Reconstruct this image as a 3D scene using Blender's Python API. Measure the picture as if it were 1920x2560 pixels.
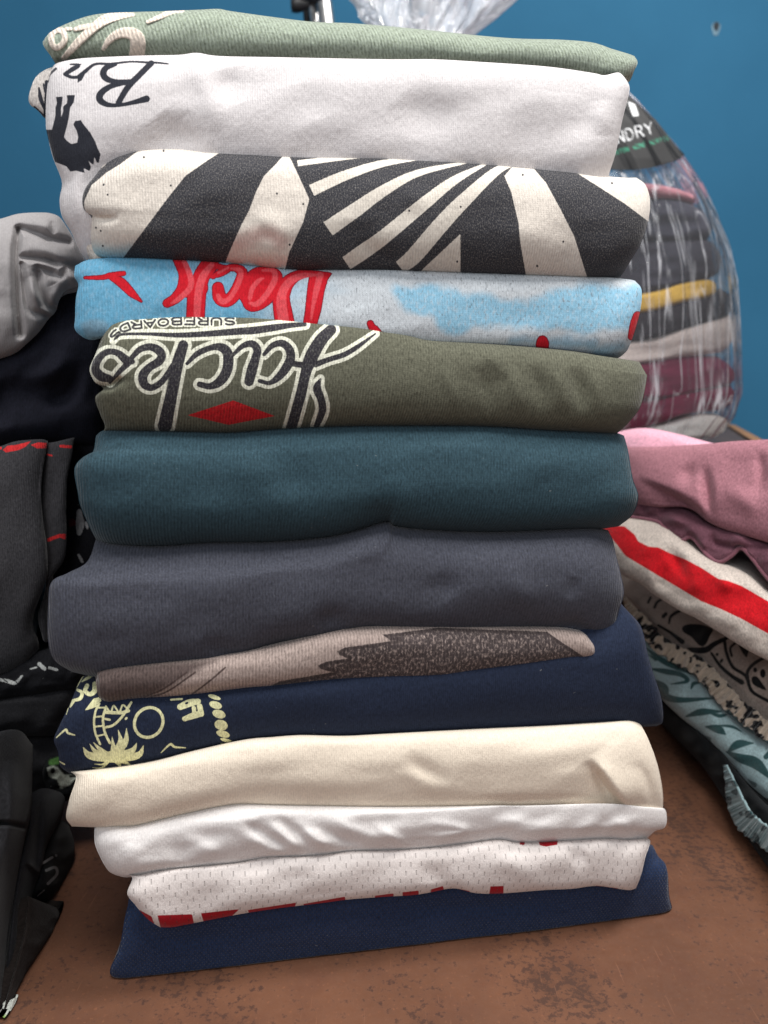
import bpy, math
import numpy as np
from mathutils import Vector

for o in list(bpy.data.objects):
    bpy.data.objects.remove(o, do_unlink=True)
scene = bpy.context.scene
COL = scene.collection

# ------------------------------------------------------------------ camera
F = 1921.0                    # focal length in photo pixels (photo 1920 x 2560)
PITCH = math.radians(7.5)
HC = 0.29                     # camera height above the table top
cam_d = bpy.data.cameras.new('camera')
cam_d.sensor_fit = 'HORIZONTAL'
cam_d.sensor_width = 36.0
cam_d.lens = 36.0 * F / 1920.0
cam_d.clip_start = 0.01
cam_d.clip_end = 50
cam_d.dof.use_dof = True
cam_d.dof.focus_distance = 0.385
cam_d.dof.aperture_fstop = 13.0
cam = bpy.data.objects.new('camera', cam_d)
COL.objects.link(cam)
cam.location = (0, 0, HC)
cam.rotation_euler = (math.radians(90) - PITCH, 0, 0)
scene.camera = cam

# ------------------------------------------------------------------ light
world = bpy.data.worlds.new('World')
scene.world = world
world.use_nodes = True
bg = world.node_tree.nodes['Background']
bg.inputs[0].default_value = (0.86, 0.93, 1.0, 1)
bg.inputs[1].default_value = 0.26

def area(name, loc, target, sx, sy, power, color):
    d = bpy.data.lights.new(name, 'AREA')
    d.shape = 'RECTANGLE'
    d.size = sx; d.size_y = sy
    d.energy = power
    d.color = color
    o = bpy.data.objects.new(name, d)
    COL.objects.link(o)
    o.location = loc
    v = Vector(target) - Vector(loc)
    o.rotation_euler = v.to_track_quat('-Z', 'Y').to_euler()
    return o
area('ceiling_panel', (0.10, -0.30, 1.9), (0.0, 0.42, 0.2), 0.8, 0.45, 25, (1.0, 0.975, 0.945))
area('front_fill', (-0.45, -1.15, 1.15), (0.05, 0.6, 0.2), 1.1, 0.9, 11, (0.95, 0.97, 1.0))  # added fill behind the camera for the stack fronts and right pile
area('bag_fill', (0.75, 0.30, 1.9), (0.45, 1.1, 0.3), 0.9, 0.4, 28, (1.0, 0.97, 0.94))  # added fill to brighten the bag and the wall behind it

scene.view_settings.view_transform = 'Standard'
scene.view_settings.look = 'None'
scene.view_settings.exposure = 0.0
scene.view_settings.gamma = 1.0

# ------------------------------------------------------------------ maths helpers
CAM = np.array([0, 0, HC])
cp, sp = math.cos(PITCH), math.sin(PITCH)

def rays(px, py):
    x = (np.asarray(px, float) - 960) / F
    y = (1280 - np.asarray(py, float)) / F
    return np.stack([x, cp + y * sp, -sp + y * cp], -1)

def ground(px, py, z=0.0):
    r = rays(px, py)
    t = (z - HC) / r[..., 2]
    return CAM + r * t[..., None]

def project(P):
    d = P - CAM
    fw = d[..., 1] * cp - d[..., 2] * sp
    up = d[..., 1] * sp + d[..., 2] * cp
    return 960 + F * d[..., 0] / fw, 1280 - F * up / fw

def at(px, py, Y):
    r = rays(px, py)
    return CAM + r * (Y / r[..., 1])[..., None] if np.ndim(px) else CAM + r * (Y / r[1])

def _hash(ix, iy, seed):
    n = (ix.astype(np.int64) * 374761393 + iy.astype(np.int64) * 668265263 + seed * 974634777) & 0x7fffffff
    n = ((n ^ (n >> 13)) * 1274126177) & 0x7fffffff
    n = (n ^ (n >> 16)) & 0xffff
    return n / 65535.0 * 2 - 1

def vnoise(x, y, seed=0):
    ix, iy = np.floor(x), np.floor(y)
    fx, fy = x - ix, y - iy
    ux = fx * fx * fx * (fx * (fx * 6 - 15) + 10)
    uy = fy * fy * fy * (fy * (fy * 6 - 15) + 10)
    a = _hash(ix, iy, seed); b = _hash(ix + 1, iy, seed)
    c = _hash(ix, iy + 1, seed); d = _hash(ix + 1, iy + 1, seed)
    return (a * (1 - ux) + b * ux) * (1 - uy) + (c * (1 - ux) + d * ux) * uy

def fbm(x, y, seed=0, oct=3):
    s, a, t = 0, 1.0, 0
    for k in range(oct):
        s = s + a * vnoise(x * 2 ** k + 17.3 * k, y * 2 ** k + 9.1 * k, seed + k)
        t += a; a *= 0.5
    return s / t

def catmull(pts, closed=False, n=6):
    P = [np.array(p, float) for p in pts]
    if len(P) < 3 and not closed:
        return np.array(P)
    out = []
    N = len(P)
    rng = N if closed else N - 1
    for i in range(rng):
        if closed:
            p0, p1, p2, p3 = P[(i - 1) % N], P[i], P[(i + 1) % N], P[(i + 2) % N]
        else:
            p1, p2 = P[i], P[i + 1]
            p0 = P[i - 1] if i > 0 else 2 * p1 - p2
            p3 = P[i + 2] if i + 2 < N else 2 * p2 - p1
        for k in range(n):
            t = k / n
            out.append(0.5 * ((2 * p1) + (-p0 + p2) * t + (2 * p0 - 5 * p1 + 4 * p2 - p3) * t * t + (-p0 + 3 * p1 - 3 * p2 + p3) * t ** 3))
    out.append(P[0] if closed else P[-1])
    return np.array(out)

def resample(pts, n, smooth=True, param=None):
    P = np.array(pts, float)
    if smooth and len(P) > 2:
        P = catmull(P, n=8)
    d = np.r_[0, np.cumsum(np.hypot(*np.diff(P, axis=0).T))]
    d /= d[-1]
    t = np.linspace(0, 1, n) if param is None else param
    return np.stack([np.interp(t, d, P[:, 0]), np.interp(t, d, P[:, 1])], -1)

# --- signed distances in photo pixels (negative inside)
FAR = 60.0
class Ink:
    """union of strokes and polygons; evaluates to a signed distance field"""
    def __init__(s): s.items = []
    def stroke(s, pts, w, closed=False, T=None, curve=True):
        pts = np.array(pts, float)
        w = np.array([w] * len(pts) if np.isscalar(w) else w, float)
        if T is not None:
            pts = pts * T[2] + np.array(T[:2]); w = w * T[2]
        q = np.c_[pts, w]
        if curve or closed: q = catmull(q, closed)
        s.items.append(('s', q)); return s
    def poly(s, pts, T=None, curve=False):
        pts = np.array(pts, float)
        if T is not None: pts = pts * T[2] + np.array(T[:2])
        if curve: pts = catmull(pts, True)
        s.items.append(('p', pts)); return s
    def ribbon(s, pts, w):
        q = catmull(np.c_[np.array(pts, float), np.array(w, float)])
        tg = np.gradient(q[:, :2], axis=0); tg /= np.linalg.norm(tg, axis=1)[:, None]
        nr = np.stack([-tg[:, 1], tg[:, 0]], -1) * q[:, 2:] / 2
        s.items.append(('p', np.r_[q[:, :2] + nr, (q[:, :2] - nr)[::-1]])); return s
    def ell(s, c, rx, ry, rot=0, T=None):
        a = np.linspace(0, 2 * math.pi, 25)[:-1]
        ca, sa = math.cos(rot), math.sin(rot)
        x, y = rx * np.cos(a), ry * np.sin(a)
        return s.poly(np.c_[c[0] + x * ca - y * sa, c[1] + x * sa + y * ca], T)
    def text(s, txt, path, h, w, adv, T=None, flip=False):
        """stroke letters along a straight or curved path (points from first to last letter)"""
        if T is not None:
            path = np.array(path, float) * T[2] + np.array(T[:2]); h *= T[2]; w *= T[2]; adv = adv
        P = catmull(np.array(path, float), n=10)
        d = np.r_[0, np.cumsum(np.hypot(*np.diff(P, axis=0).T))]
        n = len(txt)
        for i, ch in enumerate(txt):
            if ch == ' ': continue
            t0 = d[-1] * i / n; t1 = d[-1] * (i + adv) / n
            a = np.array([np.interp(t0, d, P[:, 0]), np.interp(t0, d, P[:, 1])])
            b = np.array([np.interp(t1, d, P[:, 0]), np.interp(t1, d, P[:, 1])])
            e = b - a
            nn = np.array([e[1], -e[0]]); nn = nn / np.hypot(*nn) * h     # up = left of travel
            for seg in GLYPH[ch]:
                s.items.append(('s', np.array([[*(a + e * x + nn * y), w] for x, y in seg])))
        return s
    def sdf(s, X, Y):
        out = np.full(X.shape, FAR)
        for k, q in s.items:
            m = 45
            if k == 's': m += q[:, 2].max()
            box = (X > q[:, 0].min() - m) & (X < q[:, 0].max() + m) & (Y > q[:, 1].min() - m) & (Y < q[:, 1].max() + m)
            if not box.any(): continue
            x, y = X[box], Y[box]
            best = np.full(x.shape, 1e9)
            if k == 's':
                for a, b in zip(q[:-1], q[1:]):
                    e = b[:2] - a[:2]; L = e @ e + 1e-9
                    t = np.clip(((x - a[0]) * e[0] + (y - a[1]) * e[1]) / L, 0, 1)
                    dd = np.hypot(x - a[0] - t * e[0], y - a[1] - t * e[1]) - (a[2] + (b[2] - a[2]) * t) / 2
                    best = np.minimum(best, dd)
            else:
                ins = np.zeros(x.shape, bool)
                for a, b in zip(q, np.roll(q, -1, 0)):
                    e = b - a; L = e @ e + 1e-9
                    t = np.clip(((x - a[0]) * e[0] + (y - a[1]) * e[1]) / L, 0, 1)
                    best = np.minimum(best, np.hypot(x - a[0] - t * e[0], y - a[1] - t * e[1]))
                    if a[1] != b[1]:
                        c = (a[1] > y) != (b[1] > y)
                        ins ^= c & (x < (b[0] - a[0]) * (y - a[1]) / (b[1] - a[1]) + a[0])
                best = np.where(ins, -best, best)
            out[box] = np.minimum(out[box], best)
        return out

def arc(cx, cy, rx, ry, a0, a1, n=7):
    return [(cx + rx * math.cos(math.radians(a0 + (a1 - a0) * i / (n - 1))), cy + ry * math.sin(math.radians(a0 + (a1 - a0) * i / (n - 1)))) for i in range(n)]
GLYPH = {
 'S': [arc(.5, .75, .42, .25, 30, 270, 8)[:] + arc(.5, .25, .42, .25, 90, -150, 8)],
 'U': [[(0.06, 1), (.06, .35)] + arc(.5, .35, .44, .35, 180, 360, 8) + [(.94, 1)]],
 'R': [[(.06, 0), (.06, 1), (.6, 1)] + arc(.6, .75, .3, .25, 90, -90, 6) + [(.06, .5)], [(.5, .5), (.95, 0)]],
 'F': [[(.06, 0), (.06, 1), (.9, 1)], [(.06, .5), (.75, .5)]],
 'B': [[(.06, 0), (.06, 1), (.6, 1)] + arc(.6, .76, .28, .24, 90, -90, 6) + [(.06, .52)], [(.6, .52)] + arc(.6, .26, .33, .26, 90, -90, 6) + [(.06, 0)]],
 'O': [arc(.5, .5, .46, .5, 0, 360, 14)],
 'A': [[(.0, 0), (.5, 1), (1, 0)], [(.2, .35), (.8, .35)]],
 'D': [[(.06, 0), (.06, 1), (.45, 1)] + arc(.45, .5, .48, .5, 90, -90, 9) + [(.06, 0)]],
 'N': [[(.06, 0), (.06, 1), (.94, 0), (.94, 1)]],
 'Y': [[(0, 1), (.5, .48), (1, 1)], [(.5, .48), (.5, 0)]],
 'L': [[(.06, 1), (.06, 0), (.85, 0)]],
 'C': [arc(.52, .5, .46, .5, 45, 315, 10)],
 'H': [[(.06, 0), (.06, 1)], [(.94, 0), (.94, 1)], [(.06, .5), (.94, .5)]],
 'M': [[(.04, 0), (.04, 1), (.5, .3), (.96, 1), (.96, 0)]],
 'E': [[(.9, 0), (.06, 0), (.06, 1), (.9, 1)], [(.06, .5), (.75, .5)]],
 'V': [[(0, 1), (.5, 0), (1, 1)]],
 'I': [[(.5, 0), (.5, 1)]],
 'T': [[(.5, 0), (.5, 1)], [(0, 1), (1, 1)]],
}

# ------------------------------------------------------------------ relief helpers (px in, metres out)
def crease(X, Y, pts, w, amp, taper=True):
    q = catmull(np.array(pts, float), n=6) if len(pts) > 2 else np.array(pts, float)
    best = np.full(X.shape, 1e9); tt = np.zeros(X.shape)
    n = len(q) - 1
    for i, (a, b) in enumerate(zip(q[:-1], q[1:])):
        e = b - a; L = e @ e + 1e-9
        t = np.clip(((X - a[0]) * e[0] + (Y - a[1]) * e[1]) / L, 0, 1)
        d = np.hypot(X - a[0] - t * e[0], Y - a[1] - t * e[1])
        m = d < best
        best = np.where(m, d, best); tt = np.where(m, (i + t) / n, tt)
    g = np.exp(-(best / w) ** 2)
    if taper: g = g * np.sin(np.clip(tt, 0.0, 1) * math.pi) ** 1.2
    return amp * g

def fold_step(X, Y, pts, w, amp, reach=60):
    """raised on the right-hand side of the path, sharp edge along it, fading with distance"""
    q = catmull(np.array(pts, float), n=6) if len(pts) > 2 else np.array(pts, float)
    best = np.full(X.shape, 1e9); sg = np.ones(X.shape); tt = np.zeros(X.shape); n = len(q) - 1
    for i, (a, b) in enumerate(zip(q[:-1], q[1:])):
        e = b - a; L = e @ e + 1e-9
        t = np.clip(((X - a[0]) * e[0] + (Y - a[1]) * e[1]) / L, 0, 1)
        dx, dy = X - a[0] - t * e[0], Y - a[1] - t * e[1]
        d = np.hypot(dx, dy); m = d < best
        best = np.where(m, d, best)
        sg = np.where(m, np.sign(e[0] * dy - e[1] * dx), sg)
        tt = np.where(m, (i + t) / n, tt)
    s = best * sg
    f = np.exp(-np.maximum(best - w, 0) / reach) * np.sin(np.clip(tt, 0, 1) * math.pi) ** 1.2
    return amp * np.tanh(s / w) * f

# ------------------------------------------------------------------ materials
def lin(c):
    return tuple(((v / 255) / 12.92 if v <= 10.3 else ((v / 255 + 0.055) / 1.055) ** 2.4) for v in c)

class NT:
    def __init__(s, name):
        s.m = bpy.data.materials.new(name); s.m.use_nodes = True
        s.t = s.m.node_tree; s.n = s.t.nodes; s.l = s.t.links
        s.bsdf = s.n['Principled BSDF']; s.out = s.n['Material Output']
    def new(s, typ, **kw):
        n = s.n.new(typ)
        for k, v in kw.items(): setattr(n, k, v)
        return n
    def put(s, sock, v):
        if isinstance(v, bpy.types.NodeSocket): s.l.new(v, sock)
        elif isinstance(v, (tuple, list)) and sock.type == 'RGBA': sock.default_value = (*v[:3], 1)
        else: sock.default_value = v
    def math(s, op, a, b=0.0, c=0.0, clamp=False):
        n = s.new('ShaderNodeMath', operation=op); n.use_clamp = clamp
        s.put(n.inputs[0], a); s.put(n.inputs[1], b); s.put(n.inputs[2], c)
        return n.outputs[0]
    def mix(s, fac, a, b, mode='MIX'):
        n = s.new('ShaderNodeMix', data_type='RGBA', blend_type=mode)
        s.put(n.inputs[0], fac); s.put(n.inputs[6], a); s.put(n.inputs[7], b)
        return n.outputs[2]
    def noise(s, vec, scale, detail=2.0, rough=0.5, dist=0.0):
        n = s.new('ShaderNodeTexNoise')
        s.put(n.inputs['Vector'], vec); s.put(n.inputs['Scale'], scale); s.put(n.inputs['Detail'], detail)
        s.put(n.inputs['Roughness'], rough); s.put(n.inputs['Distortion'], dist)
        return n.outputs[0]
    def ramp(s, x, a, b, lo=0.0, hi=1.0):
        n = s.new('ShaderNodeMapRange', interpolation_type='SMOOTHSTEP')
        s.put(n.inputs[0], x); s.put(n.inputs[1], a); s.put(n.inputs[2], b); s.put(n.inputs[3], lo); s.put(n.inputs[4], hi)
        return n.outputs[0]
    def xyz(s, x, y, z=0.0):
        n = s.new('ShaderNodeCombineXYZ'); s.put(n.inputs[0], x); s.put(n.inputs[1], y); s.put(n.inputs[2], z)
        return n.outputs[0]

def fabric(name, base, rib=0.0013, ribc=0.10, ribh=0.25, skew=0.0, heather=None, heat=0.25, prints=(), mottle=0.08,
           sheen=0.40, mesh=None, fuzz=0.24, rough=0.92, weave=0.0):
    """knit cloth: ribs along the columns, fibre noise, heather flecks, ink layers read from signed-distance attributes"""
    t = NT(name)
    uvn = t.new('ShaderNodeUVMap'); uvn.uv_map = 'UVMap'
    sep = t.new('ShaderNodeSeparateXYZ'); t.l.new(uvn.outputs[0], sep.inputs[0])
    u, v = sep.outputs[0], sep.outputs[1]
    uv = uvn.outputs[0]
    wob = t.math('MULTIPLY', t.math('SUBTRACT', t.noise(uv, 60, 2), 0.5), 0.0016)
    us = t.math('ADD', t.math('MULTIPLY_ADD', v, skew, u), wob)
    r = t.math('SINE', t.math('MULTIPLY', us, 2 * math.pi / rib))
    k = t.math('SINE', t.math('MULTIPLY', v, 2 * math.pi / (rib * 0.8)))
    fine = t.noise(t.xyz(t.math('MULTIPLY', us, 1.0), t.math('MULTIPLY', v, 0.45)), 1100, 3, 0.6)
    big = t.noise(uv, 22, 3, 0.55)
    col = base
    if heather:
        hn = t.noise(t.xyz(us, t.math('MULTIPLY', v, 0.5)), 1300, 2, 0.6)
        col = t.mix(t.ramp(hn, 0.5, 0.68, 0, heat * 2.2), base, heather)
    # ink
    for i, p in enumerate(prints):
        att = t.new('ShaderNodeAttribute'); att.attribute_name = p['attr']
        d = att.outputs['Fac']
        e = p.get('edge', 1.0)
        jag = t.math('MULTIPLY', t.math('SUBTRACT', t.noise(uv, p.get('jagscale', 900), 2), 0.5), p.get('jag', 2.5))
        f = t.ramp(t.math('ADD', d, jag), e, -e)
        if p.get('wear', 0):
            wn = t.noise(t.xyz(us, t.math('MULTIPLY', v, 0.6)), p.get('wearscale', 1200), 3, 0.65)
            f = t.math('MULTIPLY', f, t.ramp(wn, p.get('w0', 0.46), p.get('w0', 0.46) + 0.24, 1.0, 1.0 - p['wear']))
        f = t.math('MULTIPLY', f, p.get('op', 1.0))
        col = t.mix(f, col, p['color'])
    h = None
    if mesh:
        # staggered slits of a sports jersey
        pu, pv, lw, lh, dark = mesh
        row = t.math('FLOOR', t.math('DIVIDE', v, pv))
        par = t.math('MODULO', t.math('ABSOLUTE', row), 2.0)
        uu = t.math('FRACT', t.math('ADD', t.math('DIVIDE', u, pu), t.math('MULTIPLY', par, 0.5)))
        vv = t.math('FRACT', t.math('DIVIDE', v, pv))
        du = t.math('ABSOLUTE', t.math('SUBTRACT', uu, 0.5))
        dv = t.math('ABSOLUTE', t.math('SUBTRACT', vv, 0.5))
        hole = t.math('MULTIPLY', t.ramp(du, lw, lw * 0.5), t.ramp(dv, lh, lh * 0.7))
        col = t.mix(t.math('MULTIPLY', hole, dark), col, (0.05, 0.04, 0.04))
        h = t.math('MULTIPLY', hole, -1.5)
    s1 = t.math('MULTIPLY_ADD', r, ribc * 0.5, 1.0)
    s1 = t.math('ADD', s1, t.math('MULTIPLY', t.math('SUBTRACT', fine, 0.5), fuzz * 6))
    s1 = t.math('ADD', s1, t.math('MULTIPLY', t.math('SUBTRACT', big, 0.5), mottle * 2))
    mid = t.noise(t.xyz(us, t.math('MULTIPLY', v, 0.6), 7.0), 420, 3, 0.7)
    s1 = t.math('ADD', s1, t.math('MULTIPLY', t.math('SUBTRACT', mid, 0.5), fuzz * 3.2))
    if weave: s1 = t.math('ADD', s1, t.math('MULTIPLY', t.math('MULTIPLY', r, k), weave))
    lint = t.ramp(t.noise(t.xyz(t.math('MULTIPLY', u, .6), v, 3.0), 620, 2, .5), .735, .80, 0, .30)
    g = t.new('ShaderNodeCombineColor')
    for j in range(3): t.l.new(s1, g.inputs[j])
    col = t.mix(lint, t.mix(1.0, col, g.outputs[0], 'MULTIPLY'), (.42, .42, .40))
    t.put(t.bsdf.inputs['Base Color'], col)
    t.bsdf.inputs['Roughness'].default_value = rough
    t.bsdf.inputs['Specular IOR Level'].default_value = 0.18
    t.bsdf.inputs['Sheen Weight'].default_value = sheen
    t.bsdf.inputs['Sheen Roughness'].default_value = 0.32
    hh = t.math('ADD', t.math('MULTIPLY', r, ribh), t.math('MULTIPLY', fine, 1.1))
    hh = t.math('ADD', hh, t.math('MULTIPLY', k, ribh * 0.10))
    if h is not None: hh = t.math('ADD', hh, h)
    b = t.new('ShaderNodeBump'); b.inputs['Strength'].default_value = 0.55; b.inputs['Distance'].default_value = 0.0004
    t.l.new(hh, b.inputs['Height']); t.l.new(b.outputs[0], t.bsdf.inputs['Normal'])
    return t.m

# ------------------------------------------------------------------ mesh builders
def finish(ob, label=None, cat=None, group=None, kind=None, parent=None):
    COL.objects.link(ob)
    if parent is not None: ob.parent = parent
    if label: ob['label'] = label
    if cat: ob['category'] = cat
    if group: ob['group'] = group
    if kind: ob['kind'] = kind
    return ob

def mesh_obj(name, V, faces, mat, uv=None, attrs=None, smooth=True, **kw):
    me = bpy.data.meshes.new(name)
    V = np.asarray(V, np.float32)
    quads = np.asarray(faces, np.int32)
    nq, k = quads.shape
    me.vertices.add(len(V)); me.vertices.foreach_set('co', V.ravel())
    me.loops.add(nq * k); me.loops.foreach_set('vertex_index', quads.ravel())
    me.polygons.add(nq)
    me.polygons.foreach_set('loop_start', np.arange(0, nq * k, k, dtype=np.int32))
    me.update(calc_edges=True)
    me.validate()
    if smooth: me.polygons.foreach_set('use_smooth', np.ones(len(me.polygons), bool))
    if uv is not None:
        l = me.uv_layers.new(name='UVMap')
        vi = np.empty(len(me.loops), np.int32); me.loops.foreach_get('vertex_index', vi)
        l.data.foreach_set('uv', np.asarray(uv, np.float32)[vi].ravel())
    for a, val in (attrs or {}).items():
        at_ = me.attributes.new(a, 'FLOAT', 'POINT')
        at_.data.foreach_set('value', np.asarray(val, np.float32))
    me.materials.append(mat)
    return finish(bpy.data.objects.new(name, me), **kw)

class Plane:
    def __init__(s, P0, n):
        s.P0 = np.array(P0, float); n = np.array(n, float); s.n = n / np.linalg.norm(n)
        s.t = np.array([-s.n[1], s.n[0], 0.0])      # along, to the right seen from the camera
        if s.t @ np.array([1, 0.0, 0]) < 0: s.t = -s.t

# front plane of the tall stack, from the two table corners of its lowest shirt
_bl, _br = ground(np.array([285., 1683.]), np.array([2462., 2288.]))
_dir = _br - _bl
FRONT = Plane(_bl, (_dir[1], -_dir[0], 0))
RIGHT = Plane((0.25, 0.5, 0), (-1, 0.0, 0))
RUP = Plane((0.25, 0.50, 0.15), (-.75, -.55, .35))
RLO = Plane((0.25, 0.55, 0.06), (-.90, -.25, .35))
LEFT = Plane((-0.2, 0.45, 0), (0.35, -0.94, 0))
LEFT2 = Plane((-0.184, 0.40, 0), (1, 0, 0))

def garment(name, top, bot, left, right, mat, plane=FRONT, off=0.0, bt=0.014, bb=0.014, el=0.018, er=0.018, n=2.3,
            nu=260, nv=70, relief=None, depth=0.24, prints=None, wr=(0.0009, 150, 90), seed=1, zmin=0.0015, fine=0.00007, ridge=0.0,
            shrink=0.004, puff=None, **kw):
    """one folded piece of cloth: the visible front is a pillow over the outline (photo px), the body runs back behind it"""
    top, bot = [tuple(p) for p in top], [tuple(p) for p in bot]
    L = [top[0]] + list(left) + [bot[0]]
    R = [top[-1]] + list(right) + [bot[-1]]
    tu = np.linspace(0, 1, nu); tv = np.linspace(0, 1, nv)
    pv = 0.45 * tv + 0.55 * (1 - np.cos(math.pi * tv)) / 2
    pu = 0.8 * tu + 0.2 * (1 - np.cos(math.pi * tu)) / 2
    T, B = resample(top, nu, param=pu), resample(bot, nu, param=pu)
    Lc, Rc = resample(L, nv, param=pv), resample(R, nv, param=pv)
    U, V = np.meshgrid(pu, pv)                         # [nv, nu]
    U3, V3 = U[..., None], V[..., None]
    P = (1 - V3) * T[None] + V3 * B[None] + (1 - U3) * Lc[:, None] + U3 * Rc[:, None] \
        - ((1 - U3) * (1 - V3) * T[0] + U3 * (1 - V3) * T[-1] + (1 - U3) * V3 * B[0] + U3 * V3 * B[-1])
    X, Y = P[..., 0], P[..., 1]
    w = np.abs(2 * V - 1)
    rec = np.where(V < .5, bt, bb) * (1 - np.clip(1 - w ** n, 0, 1) ** (1 / n))
    width = np.hypot(*(T[-1] - T[0])) * 0.0002
    for s_, e in ((U * width, el), ((1 - U) * width, er)):
        if e > 0:
            q = 1 - np.minimum(s_, e) / e
            rec = rec + e * 0.6 * (1 - np.sqrt(np.clip(1 - q * q, 0, 1)))
    inner = np.clip(np.minimum(V, 1 - V) * 5, 0, 1) * np.clip(np.minimum(U, 1 - U) * 20, 0, 1)
    a, sx, sy = wr
    d = off - rec + inner * a * 1.7 * fbm(X / sx + 0.3 * Y / sy, Y / sy, seed, 2) + fine * fbm(X / 16, Y / 16, seed + 5, 2)
    rv = 1 - np.abs(fbm((X + .9 * Y) / (sx * 1.1), (Y - .35 * X) / (sy * 2.2), seed + 40, 2)) * 7
    d = d - inner * ridge * np.clip(rv, 0, 1) ** 2 * np.clip(.5 + 1.5 * vnoise(X / 330, Y / 200, seed + 50), 0, 1)
    if relief is not None: d = d + relief(X, Y) * np.clip(np.minimum(V, 1 - V) * 12, 0.15, 1)
    attrs = {}
    for k_, ink in (prints or {}).items():
        attrs[k_] = ink(X, Y) if callable(ink) else ink.sdf(X, Y)
    if puff: d = d + puff[1] * (1 / (1 + np.exp(np.clip(attrs[puff[0]] * 1.3, -30, 30))))
    r = rays(X, Y)
    pn = plane.n
    tt = ((plane.P0 - CAM) @ pn + d) / (r @ pn)
    W = CAM + r * tt[..., None]
    W[..., 2] = np.maximum(W[..., 2], zmin)
    s = (W - plane.P0) @ plane.t
    dv = np.linalg.norm(np.diff(W, axis=0), axis=2)
    vv = np.r_[np.zeros((1, nu)), np.cumsum(np.minimum(dv, 0.004), 0)]
    uvg = np.stack([s, -vv], -1)
    idx = np.arange(nv * nu).reshape(nv, nu)
    V0 = W.reshape(-1, 3); uv0 = uvg.reshape(-1, 2)
    q = np.stack([idx[:-1, :-1], idx[1:, :-1], idx[1:, 1:], idx[:-1, 1:]], -1).reshape(-1, 4)
    # body behind
    loop = np.r_[idx[0, :-1], idx[:-1, -1], idx[-1, :0:-1], idx[:0:-1, 0]][::-1]
    lp = V0[loop]; c = lp.mean(0)
    luv = uv0[loop]
    allV, allUV, faces = [V0], [uv0], [q]
    prev = loop; base = len(V0)
    nl = len(loop)
    zc = lp[:, 2].mean()
    ks = min(1.0, depth / .12)
    ph = pn * np.array([1, 1, 0]); ph = ph / np.linalg.norm(ph)
    for bk, sh in ((0.006 * ks, .4), (0.02 * ks, .8), (0.06 * ks, 1), (depth * .6, 1), (depth * .94, 1.2), (depth, 3.0)):
        ring = lp - ph * bk
        dz = np.sign(ring[:, 2] - zc) * np.minimum(shrink * sh, np.abs(ring[:, 2] - zc) * .8)
        ring[:, 2] -= dz
        side = (ring - c) @ plane.t
        ring -= np.outer(np.sign(side) * np.minimum(shrink * sh, np.abs(side) * .5), plane.t)
        ring[:, 2] = np.maximum(ring[:, 2], zmin)
        ids = base + np.arange(nl); base += nl
        allV.append(ring); allUV.append(luv + np.c_[np.zeros(nl), np.full(nl, bk)])
        faces.append(np.stack([prev, np.roll(prev, -1), np.roll(ids, -1), ids], -1))
        prev = ids
    allV.append((ring.mean(0) )[None]); allUV.append(luv.mean(0)[None])
    cc = base
    faces.append(np.stack([prev, np.roll(prev, -1), np.full(nl, cc), np.full(nl, cc)], -1)[:, :])
    Vv = np.concatenate(allV); uvv = np.concatenate(allUV)
    at2 = {}
    for k_, v_ in attrs.items():
        f = np.full(len(Vv), FAR); f[:nv * nu] = v_.ravel()
        b2 = nv * nu
        for i in range(6):
            f[b2:b2 + nl] = v_.ravel()[loop]; b2 += nl
        at2[k_] = f
    # cap triangles: write as tris through a second mesh pass (quads with a repeated index are invalid)
    tri = faces.pop()[:, :3]
    Q = np.concatenate(faces)
    me = bpy.data.meshes.new(name)
    me.vertices.add(len(Vv)); me.vertices.foreach_set('co', Vv.astype(np.float32).ravel())
    li = np.concatenate([Q.ravel(), tri.ravel()]).astype(np.int32)
    me.loops.add(len(li)); me.loops.foreach_set('vertex_index', li)
    me.polygons.add(len(Q) + len(tri))
    me.polygons.foreach_set('loop_start', np.r_[np.arange(len(Q)) * 4, len(Q) * 4 + np.arange(len(tri)) * 3].astype(np.int32))
    me.update(calc_edges=True)
    me.polygons.foreach_set('use_smooth', np.ones(len(me.polygons), bool))
    l = me.uv_layers.new(name='UVMap'); l.data.foreach_set('uv', uvv[li].astype(np.float32).ravel())
    for k_, v_ in at2.items():
        me.attributes.new(k_, 'FLOAT', 'POINT').data.foreach_set('value', v_.astype(np.float32))
    me.materials.append(mat)
    return finish(bpy.data.objects.new(name, me), **kw)

def up(line, dy):  return [(x, y + dy) for x, y in line]

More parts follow.
